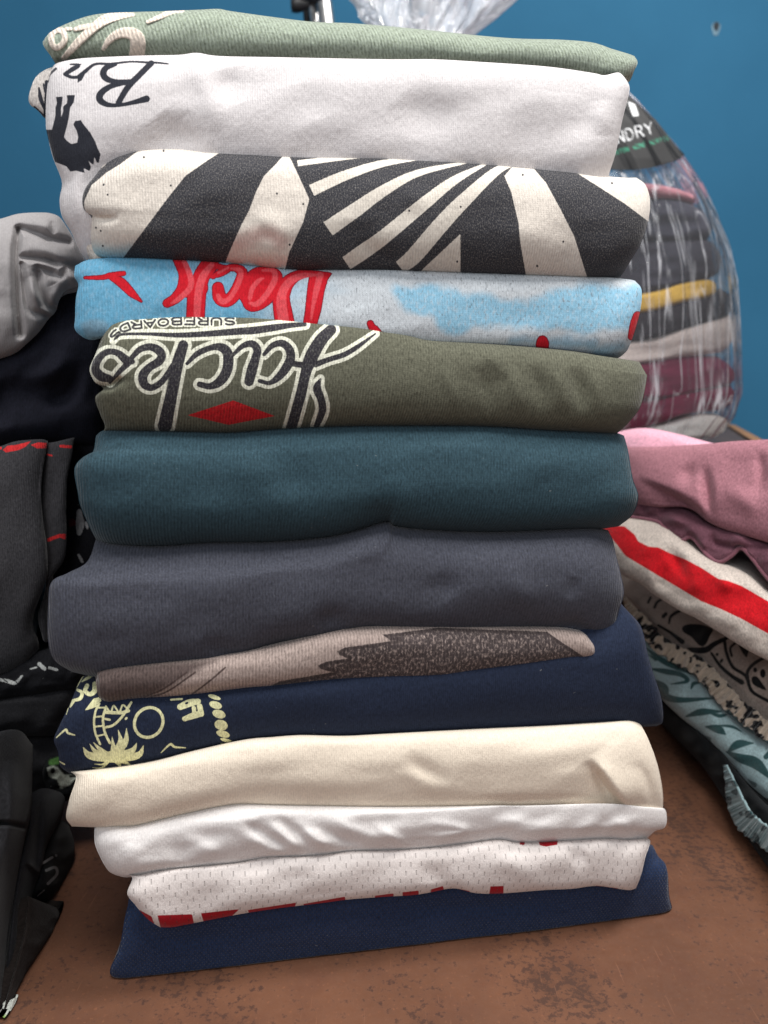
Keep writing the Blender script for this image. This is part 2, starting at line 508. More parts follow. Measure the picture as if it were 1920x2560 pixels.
# ================================================================== SETTING
def table_material():
    t = NT('mottled_brown_laminate')
    tc = t.new('ShaderNodeTexCoord').outputs['Object']
    a = t.noise(tc, 9, 4, 0.6); b = t.noise(tc, 230, 4, 0.7); c = t.noise(tc, 34, 3, 0.6)
    mpn = t.new('ShaderNodeMapping'); mpn.inputs['Scale'].default_value = (1.0, .55, 1); t.l.new(tc, mpn.inputs[0])
    patch = t.noise(mpn.outputs[0], 16, 4, .65)
    col = t.mix(t.ramp(a, .35, .7), lin((118, 80, 60)), lin((100, 68, 52)))
    col = t.mix(t.math('MULTIPLY', t.ramp(c, .45, .7), .35), col, lin((92, 60, 48)))
    spots = t.math('MULTIPLY', t.ramp(t.math('ADD', b, t.math('MULTIPLY', t.math('SUBTRACT', patch, .5), .75)), .54, .66), .72)
    col = t.mix(spots, col, lin((66, 46, 40)))
    col = t.mix(t.ramp(patch, .52, .72, 0, .45), col, lin((74, 54, 45)))
    sc = t.new('ShaderNodeMapping'); sc.inputs['Scale'].default_value = (1, .04, 1); sc.inputs['Rotation'].default_value = (0, 0, .5); t.l.new(tc, sc.inputs[0])
    col = t.mix(t.ramp(t.noise(sc.outputs[0], 900, 2), .68, .74, 0, .22), col, lin((170, 120, 92)))
    f = t.noise(tc, 500, 2)
    col = t.mix(t.ramp(f, .6, .75, 0, .25), col, lin((160, 105, 75)))
    t.put(t.bsdf.inputs['Base Color'], col)
    t.put(t.bsdf.inputs['Roughness'], t.ramp(b, .3, .7, .42, .62))
    t.bsdf.inputs['Specular IOR Level'].default_value = 0.35
    bmp = t.new('ShaderNodeBump'); bmp.inputs['Strength'].default_value = .15; bmp.inputs['Distance'].default_value = .0004
    t.l.new(b, bmp.inputs['Height']); t.l.new(bmp.outputs[0], t.bsdf.inputs['Normal'])
    return t.m
def wall_material():
    t = NT('blue_wall_paint')
    tc = t.new('ShaderNodeTexCoord').outputs['Object']
    a = t.noise(tc, 3, 3); b = t.noise(tc, 160, 4, .6)
    col = t.mix(t.ramp(a, .3, .7), lin((44, 98, 130)), lin((48, 104, 137)))
    col = t.mix(t.ramp(b, .62, .8, 0, .18), col, lin((70, 135, 175)))
    roll = t.new('ShaderNodeMapping'); roll.inputs['Scale'].default_value = (1.2, 1, 1); t.l.new(tc, roll.inputs[0])
    col = t.mix(t.ramp(t.noise(roll.outputs[0], 4, 4, .6), .35, .68, 0, .22), col, lin((38, 90, 122)))
    scuff = t.new('ShaderNodeMapping'); scuff.inputs['Scale'].default_value = (1, 1, .15); scuff.inputs['Rotation'].default_value = (0, .7, 0); t.l.new(tc, scuff.inputs[0])
    col = t.mix(t.ramp(t.noise(scuff.outputs[0], 45, 3, .6), .70, .78, 0, .20), col, lin((92, 140, 165)))
    t.put(t.bsdf.inputs['Base Color'], col)
    t.bsdf.inputs['Roughness'].default_value = .8; t.bsdf.inputs['Specular IOR Level'].default_value = .15
    bmp = t.new('ShaderNodeBump'); bmp.inputs['Strength'].default_value = .25; bmp.inputs['Distance'].default_value = .0012
    t.l.new(b, bmp.inputs['Height']); t.l.new(bmp.outputs[0], t.bsdf.inputs['Normal'])
    return t.m
def plain(name, col, rough=.6, metal=0.0, nscale=60, namp=.15, spec=.4):
    t = NT(name)
    tc = t.new('ShaderNodeTexCoord').outputs['Object']
    a = t.noise(tc, nscale, 3)
    t.put(t.bsdf.inputs['Base Color'], t.mix(t.ramp(a, .3, .7), tuple(c * (1 - namp) for c in col), tuple(min(1, c * (1 + namp)) for c in col)))
    t.bsdf.inputs['Roughness'].default_value = rough; t.bsdf.inputs['Metallic'].default_value = metal
    t.bsdf.inputs['Specular IOR Level'].default_value = spec
    return t.m

def box(name, lo, hi, mat, bev=0.002, xf=None, **kw):
    import bmesh
    bm = bmesh.new()
    bmesh.ops.create_cube(bm, size=1)
    lo, hi = np.array(lo), np.array(hi)
    for v in bm.verts:
        v.co = Vector((lo + hi) / 2 + np.array(v.co) * (hi - lo))
    if bev: bmesh.ops.bevel(bm, geom=list(bm.edges), offset=bev, segments=2, affect='EDGES', profile=.6)
    if xf is not None:
        for v in bm.verts: v.co = Vector(xf(np.array(v.co)))
    me = bpy.data.meshes.new(name); bm.to_mesh(me); bm.free()
    me.materials.append(mat)
    return finish(bpy.data.objects.new(name, me), **kw)

WALL_Y = 1.62
box('tabletop', (-1.1, -0.25, -0.03), (1.1, WALL_Y - .02, 0.0), table_material(), .003, kind='structure')
box('wall', (-1.8, WALL_Y, -0.75), (1.9, WALL_Y + .06, 2.1), wall_material(), 0, kind='structure')

# ================================================================== INK
A1 = (60, 0, .2411)         # crop -> photo transforms (origin, scale)
B1 = (60, 200, .2411)
C1 = (180, 640, .2411)
D1 = (540, 640, .2411)
E1 = (200, 780, .2411)
F1 = (560, 780, .2411)
G1 = (120, 1660, .3014)
H1 = (700, 1540, .4943)

# --- sage shirt lettering
ink_sage = Ink()
ink_sage.stroke([(300, 335), (385, 315), (425, 385), (400, 455), (330, 495), (285, 430)], 62, True, T=A1)
ink_sage.stroke([(415, 600), (560, 440), (720, 290), (850, 200), (1000, 165), (1130, 150)], [60, 85, 95, 110, 75, 40], T=A1)
ink_sage.stroke([(440, 300), (480, 300)], 40, T=A1).stroke([(530, 305), (600, 285), (690, 270)], [45, 60, 60], T=A1)
ink_sage.stroke([(825, 505), (890, 410), (1000, 345), (1120, 350), (1180, 430), (1165, 620)], [45, 75, 100, 130, 160, 160], T=A1)
ink_sage.stroke([(1285, 228), (1420, 170), (1540, 115), (1640, 105)], [40, 55, 60, 50], T=A1)
# --- white shirt: script and figure
ink_white = Ink()
ink_white.stroke([(480, 666), (535, 668), (590, 668)], [16, 24, 12], T=A1)
ink_white.stroke([(560, 685), (500, 720), (430, 765)], [45, 50, 40], T=A1, curve=False)
ink_white.stroke([(425, 770), (490, 800), (560, 800)], [40, 34, 34], T=A1)
ink_white.stroke([(565, 800), (640, 735), (740, 665), (900, 662), (1100, 640), (1300, 648), (1400, 652), (1495, 662)], [45, 40, 28, 26, 20, 24, 22, 14], T=A1)
ink_white.stroke([(605, 770), (580, 815), (556, 858)], [48, 50, 6], T=A1, curve=False)
ink_white.stroke([(252, 850), (262, 780), (330, 712)], [12, 24, 26], T=A1)
ink_white.stroke([(950, 668), (850, 705), (822, 770), (870, 825), (970, 845), (1110, 842)], [36, 62, 70, 62, 44, 44], T=A1)
ink_white.stroke([(1320, 655), (1200, 775), (1080, 900), (980, 1062)], [62, 62, 64, 60], T=A1)
ink_white.stroke([(1060, 855), (900, 895), (800, 965), (785, 1030), (850, 1080), (960, 1092), (1100, 1070), (1270, 1025)], [46, 56, 70, 72, 56, 40, 44, 72], T=A1)
ink_white.poly([(330,175),(402,172),(392,255),(384,300),(386,385),(405,330),(405,275),(445,240),(450,200),(442,157),(530,155),(515,235),
  (480,285),(460,420),(435,520),(415,590),(440,625),(490,665),(550,650),(562,590),(545,525),(510,460),(530,425),(590,415),(625,470),(690,550),
  (740,640),(765,710),(795,770),(775,860),(755,855),(730,800),(720,880),(690,860),(665,835),(695,900),(680,945),(620,915),(630,965),(540,940),
  (480,950),(440,895),(320,850),(300,790),(265,660),(240,590),(225,515),(290,515),(310,430),(325,370),(325,290),(340,240)], T=B1)
ink_lobe = Ink().stroke([(155, 910), (172, 1020), (215, 1130)], [18, 44, 30], T=A1).stroke([(235, 850), (238, 1000), (222, 1190)], [40, 52, 40], T=A1)
ink_lobe.stroke([(110, 1112), (225, 1222)], 26, T=A1).stroke([(202, 870), (215, 950)], 18, T=A1)
# --- wide striped print shirt
zb = Ink()
zb.poly([(265,410),(272,383),(291,352),(381,352),(381,361),(337,383),(301,410),(267,431),(229,463),(212,500),(202,489),(217,460),(236,434),(260,415)])
zb.stroke([(207, 495), (207, 515), (214, 532), (228, 541)], [10, 7, 6, 7]).stroke([(224, 600), (230, 628), (242, 652)], 6)
zb.poly([(584,360),(520,400),(463,440),(417,498),(370,561),(307,646),(295,680),(555,680),(573,631),(600,570),(625,521),(640,480),(660,440),(690,410),(716,380),(660,362)])
zb.poly([(714,372),(747,440),(773,498),(758,555),(723,631),(706,700),(1320,715),(1301,608),(1296,555),(1278,480),(1261,440),(1292,404),(1180,388),(960,374),(800,368)])
zb.poly([(1319,404),(1365,457),(1400,521),(1435,590),(1475,715),(1570,715),(1640,610),(1632,562),(1562,509),(1481,457),(1423,420)])
zw = Ink()
zw.ribbon([(720, 380), (810, 376), (900, 381)], [4, 6, 3])
zw.ribbon([(744, 408), (868, 393), (960, 386), (1040, 390)], [15, 12, 8, 3])
zw.ribbon([(779, 476), (860, 440), (960, 408), (1075, 393)], [30, 25, 17, 5])
zw.ribbon([(820, 572), (890, 524), (960, 476), (1047, 432), (1180, 403)], [40, 36, 28, 17, 4])
zw.ribbon([(866, 658), (910, 628), (960, 592), (1058, 511), (1134, 452), (1218, 408)], [36, 38, 36, 32, 22, 5])
zw.ribbon([(1000, 668), (1035, 640), (1095, 570), (1151, 510), (1238, 430), (1290, 409)], [34, 40, 40, 36, 22, 4])
zw.poly([(1151, 585), (1151, 690), (1040, 690), (1062, 668), (1105, 628)])
zspk = Ink()
for x, y in ((409,377),(360,393),(259,462),(427,464),(269,487),(692,484),(758,510),(240,569),(252,577),(1307,437),(1530,458),(1152,517),(1023,527),(1408,604),(257,615),(724,612),(1343,665),(1143,654)):
    zspk.ell((x, y), 2.6, 3.0)
zblue = Ink().stroke([(232, 640), (280, 645), (330, 640)], 50)
zpink = Ink().stroke([(590, 610), (660, 585), (700, 600)], 36)
# --- sky-blue shirt with red letters
dk = Ink()
dk.stroke([(1110, 40), (1170, 190), (1150, 340), (1070, 440), (985, 490)], [110, 120, 120, 100, 80], T=C1)
dk.stroke([(1430, 80), (1340, 220), (1295, 400), (1280, 640)], [170, 160, 180, 180], T=C1)
dk.stroke([(1200, 330), (1310, 330)], 190, T=C1).stroke([(1470, 95), (1560, 120), (1690, 130)], [60, 50, 50], T=C1)
dk.stroke([(1440, 215), (1540, 180), (1640, 120)], [20, 60, 60], T=C1)
dk.stroke([(20, 330), (40, 430), (110, 465), (190, 400), (250, 260), (270, 170), (190, 120), (80, 145), (-30, 215)], [110, 130, 120, 120, 100, 100, 66, 55, 40], T=D1)
dk.poly([(240,400),(300,230),(370,145),(480,112),(590,118),(680,190),(665,300),(610,420),(560,490),(470,550),(380,572),(310,545),(275,480)], T=D1, curve=True)
dk.stroke([(1180, 186), (1000, 178), (860, 195), (740, 280), (680, 420), (690, 560), (715, 700)], [20, 50, 90, 130, 160, 180, 190], T=D1)
dk.poly([(985,165),(1195,185),(1155,240),(1120,360),(1085,560),(1040,720),(905,720),(930,560),(950,360),(970,220)], T=D1)
dh = Ink()
dh.stroke([(1050, 195), (900, 205), (770, 260), (690, 380), (680, 520), (705, 690)], [20, 60, 80, 90, 110, 110], T=D1)
dh.stroke([(1080, 200), (1040, 360), (1010, 500), (985, 660)], [70, 60, 40, 20], T=D1)
dh.stroke([(350, 440), (380, 330), (450, 250), (500, 230)], [40, 50, 40, 10], T=D1).stroke([(480, 150), (590, 150), (610, 240), (530, 390), (430, 495), (350, 490)], [20, 50, 60, 60, 56, 30], T=D1)
dh.stroke([(20, 410), (60, 470), (130, 450), (200, 350), (250, 230), (250, 150), (160, 130)], [40, 60, 50, 50, 56, 50, 20], T=D1)
dh.stroke([(1165, 60), (1225, 200), (1225, 330), (1100, 450), (1030, 490)], [50, 60, 60, 50, 20], T=C1)
dh.stroke([(1450, 90), (1355, 220), (1310, 400), (1295, 620)], [50, 80, 80, 70], T=C1).stroke([(1520, 175), (1620, 120)], 24, T=C1)
dk.stroke([(135, 225), (310, 222), (400, 200), (535, 180)], [22, 40, 46, 40], T=C1).stroke([(400, 215), (510, 275), (620, 385), (718, 470)], [50, 88, 70, 14], T=C1)
dk.stroke([(1600, 700), (1650, 800)], [60, 80], T=D1).stroke([(935, 826), (950, 845)], 24).ell((1356, 862), 15, 22).stroke([(1594, 790), (1588, 812), (1578, 842)], [20, 24, 14])
deck_out = lambda X, Y: dk.sdf(X, Y) - 2.2
deck_blue = lambda X, Y: (X - 700) + 130 * fbm(X / 240, Y / 60, 3, 3) + (Y - 740) * -0.9
dcl = Ink().poly([(40,310),(200,300),(350,330),(450,340),(600,375),(750,315),(1000,300),(1140,320),(1140,440),(900,505),(700,485),(430,475),(330,505),(230,480),(200,430),(90,410)], T=(960, 540, .5787), curve=True)
dcl2 = Ink().stroke([(1280, 850), (1380, 856), (1480, 862)], [10, 20, 30]).stroke([(1490, 880), (1560, 866)], 24)
dgrey = Ink().poly([(90,720),(180,660),(300,660),(380,720),(330,860),(200,880)], T=C1, curve=True)
# --- olive shirt lettering
jk = Ink()
jk.stroke([(300, 690), (215, 665), (160, 590), (190, 490), (280, 415), (390, 425), (470, 490), (540, 515)], [80, 100, 90, 80, 66, 70, 90, 60], T=E1)
jk.stroke([(500, 530), (400, 630), (310, 735)], [70, 50, 26], T=E1)
jk.stroke([(530, 480), (620, 390), (720, 362), (805, 390), (848, 450), (815, 515), (720, 575), (655, 655), (665, 745), (740, 785), (840, 730), (910, 640), (960, 550)], [50, 66, 76, 90, 90, 90, 84, 100, 90, 70, 66, 60, 50], T=E1)
jk.stroke([(1070, 345), (1005, 560), (960, 800), (880, 1180)], [106, 126, 124, 146], T=E1)
jk.stroke([(1110, 535), (1220, 430), (1380, 365), (1485, 375), (1535, 450), (1525, 600), (1455, 715), (1350, 770), (1240, 750)], [36, 60, 66, 96, 108, 108, 100, 70, 60], T=E1)
jk.stroke([(90, 450), (190, 355), (290, 330), (345, 390), (330, 470), (290, 600), (260, 720)], [36, 56, 76, 84, 90, 110, 100], T=F1)
jk.stroke([(415, 440), (500, 350), (600, 325), (675, 385), (690, 480), (640, 585), (560, 680), (470, 735), (370, 715)], [40, 60, 76, 88, 96, 96, 76, 48, 44], T=F1)
jk.stroke([(690, 525), (770, 545), (870, 550)], 64, T=F1)
jk.stroke([(1110, 185), (1000, 300), (900, 480), (845, 640), (795, 860), (695, 1210)], [110, 130, 140, 110, 110, 110], T=F1)
jk.stroke([(950, 545), (1080, 495), (1250, 440), (1400, 350), (1570, 225)], [60, 56, 56, 46, 16], T=F1)
jk.stroke([(1000, 690), (965, 790), (1005, 900), (1020, 1020), (960, 1180)], [14, 86, 80, 80, 60], T=F1)
jk.stroke([(345, 300), (420, 235), (700, 228), (1000, 240), (1300, 228), (1659, 200), (1793, 192), (1993, 165), (2190, 138), (2330, 128)], [6, 28, 34, 52, 62, 74, 80, 74, 56, 44], T=E1)
surf = Ink().text('SURFBOARDS', [(1610, 60), (1300, 60), (1000, 58), (740, 85), (500, 110), (380, 165), (285, 270)], 72, 22, .82, T=E1)
jk_out = lambda X, Y: np.minimum(np.minimum(jk.sdf(X, Y) - 8.8, FAR), surf.sdf(X, Y) - 3.4)
jk_in = lambda X, Y: np.minimum(jk.sdf(X, Y), surf.sdf(X, Y))
ink_dia = Ink().poly([(469, 1038), (583, 1001), (687, 1040), (571, 1062)])
# --- taupe print, and a soft dark area at the left end
tp = Ink().poly([(520,95),(560,125),(600,122),(330,160),(292,178),(300,196),(345,215),(230,232),(192,252),(210,270),(270,284),(150,305),(0,330),(-60,360),(300,380),(800,380),(1400,300),(1545,212),(1420,130),(1350,80),(800,60)], T=H1)
tp_edge = lambda X, Y: np.abs(tp.sdf(X, Y) + 4) - 4
tpd = Ink().poly([(225, 1665), (540, 1650), (450, 1702), (380, 1742), (320, 1775), (245, 1790)])
tpl = Ink()
for q in ([(1150, 70), (950, 210), (760, 285)], [(1220, 70), (1000, 222), (850, 275)], [(1470, 30), (1330, 150), (1190, 255)]): tpl.stroke(q, 15, T=G1)
# --- navy shirt palm print
pm = Ink()
c0 = (530, 775)
for tip, mid, w in (((290,688),(350,760),95),((345,662),(400,730),60),((375,648),(430,705),50),((530,598),(540,680),50),((582,545),(600,650),70),((652,530),(640,650),80),
                    ((738,652),(690,725),80),((795,672),(740,760),90),((686,838),(640,815),50),((590,862),(590,830),50),((368,860),(450,858),26),((384,830),(460,830),24)):
    pm.stroke([c0, mid, tip], [w * .9, w * .62, 3], T=G1)
pm.ell((535, 770), 92, 48, T=G1)
pm.stroke([(425, 330), (395, 390), (382, 470), (392, 570), (432, 665)], 18, T=G1).stroke([(478, 365), (456, 450), (470, 560), (512, 655)], 20, T=G1)
for a, b in (((410, 362), (480, 362)), ((392, 440), (458, 432)), ((390, 520), (462, 512)), ((405, 598), (478, 582))): pm.stroke([a, b], 14, T=G1)
pm.stroke([(480, 525), (545, 505), (620, 430), (690, 320)], 20, T=G1).stroke([(480, 350), (520, 400), (545, 345), (590, 400), (620, 340), (665, 380)], 14, T=G1)
pm.stroke([(480, 400), (600, 405), (668, 388)], 26, T=G1).stroke([(475, 455), (512, 462)], 18, T=G1).ell((648, 452), 15, 9, -.7, T=G1)
pm.poly([(305,385),(345,330),(380,285),(430,275),(445,305),(400,340),(420,345),(370,368)], T=G1)
pm.stroke([(388, 165), (385, 225), (345, 250), (308, 222), (325, 178)], [40, 42, 36, 34, 34], T=G1).stroke([(222, 300), (268, 285), (282, 238), (245, 215)], [24, 30, 26, 22], T=G1)
pm.stroke([(212, 305), (185, 355)], [28, 14], T=G1).stroke([(292, 100), (235, 195)], 9, T=G1).stroke([(282, 145), (330, 115), (372, 92)], [10, 26, 20], T=G1).stroke([(168, 365), (152, 418)], 6, T=G1)
a_ = np.linspace(0, 2 * math.pi, 17)[:-1]
pm.stroke(np.c_[835 + 118 * np.cos(a_) + 12 * np.sin(a_), 485 - 124 * np.sin(a_)], 25, True, T=G1)
pm.stroke([(68, 612), (145, 545), (165, 572), (222, 590)], [8, 18, 18, 10], T=G1).stroke([(938, 735), (1015, 665), (1050, 688), (1142, 695)], [8, 18, 18, 7], T=G1).stroke([(95, 808), (135, 832)], [8, 14], T=G1)
pm.stroke([(1098, 355), (1170, 325), (1245, 310)], [52, 62, 46], T=G1).stroke([(1132, 455), (1200, 430), (1262, 412)], [40, 52, 52], T=G1).stroke([(1258, 350), (1272, 415)], 44, T=G1).stroke([(1210, 365), (1215, 410)], 34, T=G1)
pm.stroke([(1020, 296), (1110, 290)], 16, T=G1)
for cx, cy, rx, ry in ((1380,275,54,18),(1390,340,54,30),(1418,415,56,34),(1436,506,56,42),(1452,580,58,28),(1482,636,56,15),(1450,664,20,6)): pm.ell((cx, cy), rx, ry, .3, T=G1)
for x in range(340, 1000, 95): pm.stroke([(x, 898 - (x - 340) * .12), (x + 60, 890 - (x - 340) * .12)], 12, T=G1)
pm_hole = Ink().ell((495, 686), 24, 22, T=G1).ell((1150, 325), 16, 9, -.4, T=G1)
pm_sdf = lambda X, Y: np.maximum(pm.sdf(X, Y), -pm_hole.sdf(X, Y))
# --- jersey lettering edge
K1, K2 = (0, 1620, .5787), (960, 1620, .5787)
jr = Ink()
jr.poly([(680,1155),(830,1150),(838,1190),(760,1230),(700,1230)], T=K1).poly([(868,1146),(1035,1128),(1000,1160),(980,1200),(885,1200)], T=K1)
jr.poly([(1070,1132),(1280,1100),(1260,1160),(1090,1180)], T=K1).poly([(1310,1106),(1490,1074),(1498,1120),(1330,1150)], T=K1).poly([(600,1130),(655,1160),(680,1230),(610,1230)], T=K1)
jr.poly([(1620,1070),(1700,1060),(1700,1120),(1610,1120)], T=K1).poly([(460,1030),(517,1028),(515,1090),(450,1090)], T=K2).poly([(915,1026),(1010,1038),(1010,1080),(930,1070)], T=K2)
jr.poly([(80,1055),(150,1048),(150,1100),(80,1100)], T=K2).poly([(205,1042),(255,1028),(270,1090),(190,1090)], T=K2).poly([(320,1040),(370,1050),(370,1090),(320,1090)], T=K2)
jr.poly([(590,830),(612,830),(605,852),(585,848)], T=K2).poly([(668,830),(752,826),(748,850),(700,858),(672,852)], T=K2)

# ================================================================== THE TALL STACK
STK = 'folded shirts of the tall centre stack'
def L_(s): return lin(s)
def alb(c, k=1.0): return tuple(min(.9, v * k) for v in lin(c))

# seams between shirts (photo px, left to right)
S_sage_top = [(112,100),(124,82),(160,62),(220,40),(280,32),(400,28),(500,24),(545,22),(580,28),(680,42),(780,54),(880,58),(1000,68),(1100,78),(1191,88),(1290,96),(1400,99),(1480,106),(1530,122),(1570,134),(1586,140)]
S_white_top = [(130,172),(142,160),(180,151),(229,146),(349,141),(446,139),(492,134),(550,142),(700,145),(960,150),(1080,150),(1191,156),(1365,168),(1480,184),(1510,190),(1544,183),(1558,190)]
S_zebra_top = [(280,374),(296,361),(376,359),(521,367),(717,379),(960,384),(1180,399),(1296,411),(1423,424),(1500,440),(1560,446),(1591,446)]
S_deck_top = [(188,668),(228,652),(325,647),(405,650),(556,659),(723,676),(840,677),(960,677),(1134,683),(1365,691),(1500,696),(1570,702),(1588,706)]
S_olive_top = [(255,842),(270,815),(300,802),(405,795),(521,792),(600,794),(694,800),(810,812),(900,822),(960,832),(1020,842),(1076,855),(1191,862),(1307,870),(1423,881),(1500,893),(1560,902),(1598,908)]
S_teal_top = [(240,1092),(256,1080),(290,1076),(463,1079),(579,1081),(694,1072),(830,1066),(960,1064),(1191,1064),(1365,1074),(1480,1080),(1539,1085),(1560,1092)]
S_grey_top = [(240,1350),(289,1362),(405,1366),(521,1358),(694,1355),(839,1340),(960,1306),(989,1317),(1076,1326),(1200,1331),(1307,1329),(1463,1321),(1520,1328)]
S_grey_bot = [(179,1680),(243,1694),(278,1700),(340,1692),(405,1682),(500,1672),(556,1666),(608,1647),(694,1614),(810,1598),(870,1584),(926,1576),(1000,1580),(1100,1584),(1191,1583),(1300,1578),(1365,1576),(1423,1584),(1500,1602),(1527,1607)]
S_taupe_bot = [(253,1752),(277,1759),(331,1750),(421,1744),(491,1738),(620,1723),(700,1718),(848,1703),(960,1701),(1095,1701),(1200,1688),(1293,1676),(1392,1661),(1450,1653),(1474,1648)]
S_cream_top = [(174,1934),(222,1931),(307,1922),(391,1907),(482,1883),(608,1855),(680,1848),(752,1843),(860,1845),(960,1840),(1191,1828),(1365,1820),(1500,1812),(1568,1807),(1599,1812)]
S_cream_bot = [(179,2066),(237,2068),(300,2068),(347,2065),(463,2037),(579,2014),(694,2015),(960,2020),(1249,2019),(1400,2020),(1481,2025),(1560,2040),(1597,2048),(1640,2054)]
S_white2_bot = [(289,2188),(324,2193),(405,2178),(492,2170),(580,2162),(666,2147),(775,2144),(868,2132),(960,2130),(1076,2123),(1160,2112),(1238,2102),(1284,2109),(1340,2109),(1394,2106),(1510,2100),(1560,2103),(1614,2100)]
S_mesh_bot = [(400,2318),(430,2318),(463,2312),(596,2286),(694,2271),(810,2257),(868,2249),(960,2242),(1030,2238),(1076,2231),(1134,2221),(1191,2233),(1260,2233),(1365,2225),(1430,2222),(1492,2215),(1568,2225),(1590,2221)]
S_base_bot = [(296,2461),(405,2456),(579,2442),(752,2421),(960,2402),(1134,2384),(1365,2354),(1539,2322),(1635,2302),(1664,2295)]

# bottom: navy mesh shirt
def pr(attr, color, **k): return dict(attr=attr, color=color, **k)
m = fabric('navy_jersey_cloth', alb((42, 58, 90), .8), rib=.0011, ribc=.06, ribh=.2, mesh=(.0022, .0016, .22, .28, .35), sheen=.2, rough=.75, mottle=.06)
garment('folded_shirt', [(330,2190),(500,2160),(960,2125),(1400,2110),(1612,2110),(1628,2122)], S_base_bot, [(321,2255),(311,2300),(298,2372),(276,2420),(279,2444)],
        [(1643,2146),(1667,2172),(1673,2239),(1680,2274)], m, off=0.003, bt=.030, bb=.010, el=.008, er=.008, nu=300, nv=90, depth=.25, seed=11, wr=(.0010, 260, 120), n=2.0,
        relief=lambda X, Y: crease(X, Y, [(310, 2300), (420, 2345), (700, 2330)], 26, -.0018) + crease(X, Y, [(900, 2270), (1200, 2265), (1500, 2255)], 22, -.0016),
        zmin=.0012, label='navy blue fine-mesh jersey shirt folded flat at the very bottom of the stack', cat='shirt', group=STK)
m = fabric('white_jersey_cloth', alb((226, 218, 214)), rib=.0011, ribc=.02, ribh=.1, mesh=(.0056, .0046, .06, .34, .34), prints=[pr('ink', alb((165, 24, 36)), jag=1.2)], sheen=.1, rough=.7, mottle=.02, fuzz=.07)
garment('folded_shirt', up(S_white2_bot, -6), S_mesh_bot, [(330,2192),(318,2233),(336,2260),(370,2298)], [(1626,2104),(1614,2141),(1603,2187)], m, off=.016, bt=.016, bb=.007,
        el=.008, er=.010, nu=420, nv=70, depth=.24, prints={'ink': jr}, seed=12, wr=(.0012, 180, 90),
        relief=lambda X, Y: crease(X, Y, [(1180, 2190), (1260, 2160), (1330, 2190), (1380, 2220)], 30, .002) + crease(X, Y, [(1040, 2180), (1140, 2205)], 26, -.002) + crease(X, Y, [(1420, 2150), (1470, 2130)], 26, -.002),
        label='white mesh jersey with red lettering peeking out along its bottom fold', cat='shirt', group=STK)
m = fabric('white_tee_cloth', alb((229, 225, 223)), rib=.0012, ribc=.02, ribh=.12, sheen=.15, mottle=.02, fuzz=.07)
def rel_w2(X, Y):
    r = 0
    for q, w, a in (([(567,2065),(640,2105),(690,2130),(740,2145)],14,.0028),([(600,2050),(660,2085),(720,2120)],10,-.0026),([(654,2045),(712,2095),(765,2140)],13,.0034),([(690,2040),(745,2085),(790,2125)],10,-.003),
                    ([(735,2045),(795,2105),(868,2125)],14,.0035),([(790,2060),(850,2095),(930,2115)],11,-.0026),([(830,2050),(880,2075),(960,2095)],13,.0022),([(925,2055),(985,2095),(1030,2115)],12,.0022),
                    ([(1030,2070),(1090,2060),(1160,2075),(1100,2095),(1040,2085)],10,.0016),([(1180,2065),(1260,2085),(1330,2095)],16,-.0018),([(1420,2090),(1470,2065),(1510,2050)],14,.0024),
                    ([(1500,2085),(1545,2060),(1580,2075)],13,.0024),([(1560,2060),(1600,2085),(1620,2090)],10,-.002),([(400,2085),(450,2130),(480,2165)],22,-.0016),([(430,2080),(520,2120),(560,2150)],18,.0018),
                    ([(1240,2040),(1320,2060),(1400,2062)],14,.0016)):
        r = r + crease(X, Y, q, w * 1.15, a * .72)
    return r
garment('folded_shirt', up(S_cream_bot, -6)[1:-1], S_white2_bot, [(236,2080),(238,2112),(255,2152),(272,2178)], [(1655,2020),(1667,2040),(1662,2068),(1637,2078)], m, off=.016, bt=.014, bb=.014,
        nu=420, nv=80, relief=rel_w2, seed=13, wr=(.0012, 120, 70), label='plain white t-shirt with diagonal wrinkles squeezed under the cream shirt', cat='shirt', group=STK)
m = fabric('cream_tee_cloth', alb((234, 221, 203)), rib=.0011, ribc=.04, ribh=.2, sheen=.2, mottle=.03, fuzz=.07)
cream = garment('folded_shirt', up(S_cream_top, -6), S_cream_bot, [(190,1945),(174,1996),(165,2042)], [(1622,1851),(1645,1915),(1658,1990),(1652,2046)], m, off=.016, bt=.014, bb=.014, el=.018, er=.012,
        nu=400, nv=90, seed=14, wr=(.0013, 260, 100), relief=lambda X, Y: fold_step(X, Y, [(1585, 2050), (1545, 2000), (1505, 1940), (1470, 1895)], 9, .0060, 60)
        + crease(X, Y, [(1010, 1890), (1060, 1925), (1130, 1955)], 22, -.0022) + crease(X, Y, [(1000, 1905), (1080, 1960), (1200, 1985)], 30, .0014) + crease(X, Y, [(580, 2000), (700, 1985), (900, 2000)], 24, -.0014)
        + crease(X, Y, [(1470, 1900), (1510, 1960), (1560, 2020)], 14, -.0018) + crease(X, Y, [(1590, 1900), (1620, 1960), (1632, 2030)], 14, -.0016),
        label='cream t-shirt with a pointed folded flap at its right end', cat='shirt', group=STK)
m = fabric('navy_tee_cloth', alb((40, 49, 70), .8), rib=.0011, ribc=.08, ribh=.2, prints=[pr('ink', alb((226, 224, 176)), jag=1.5, edge=.9)], sheen=.12, mottle=.06, fuzz=.22)
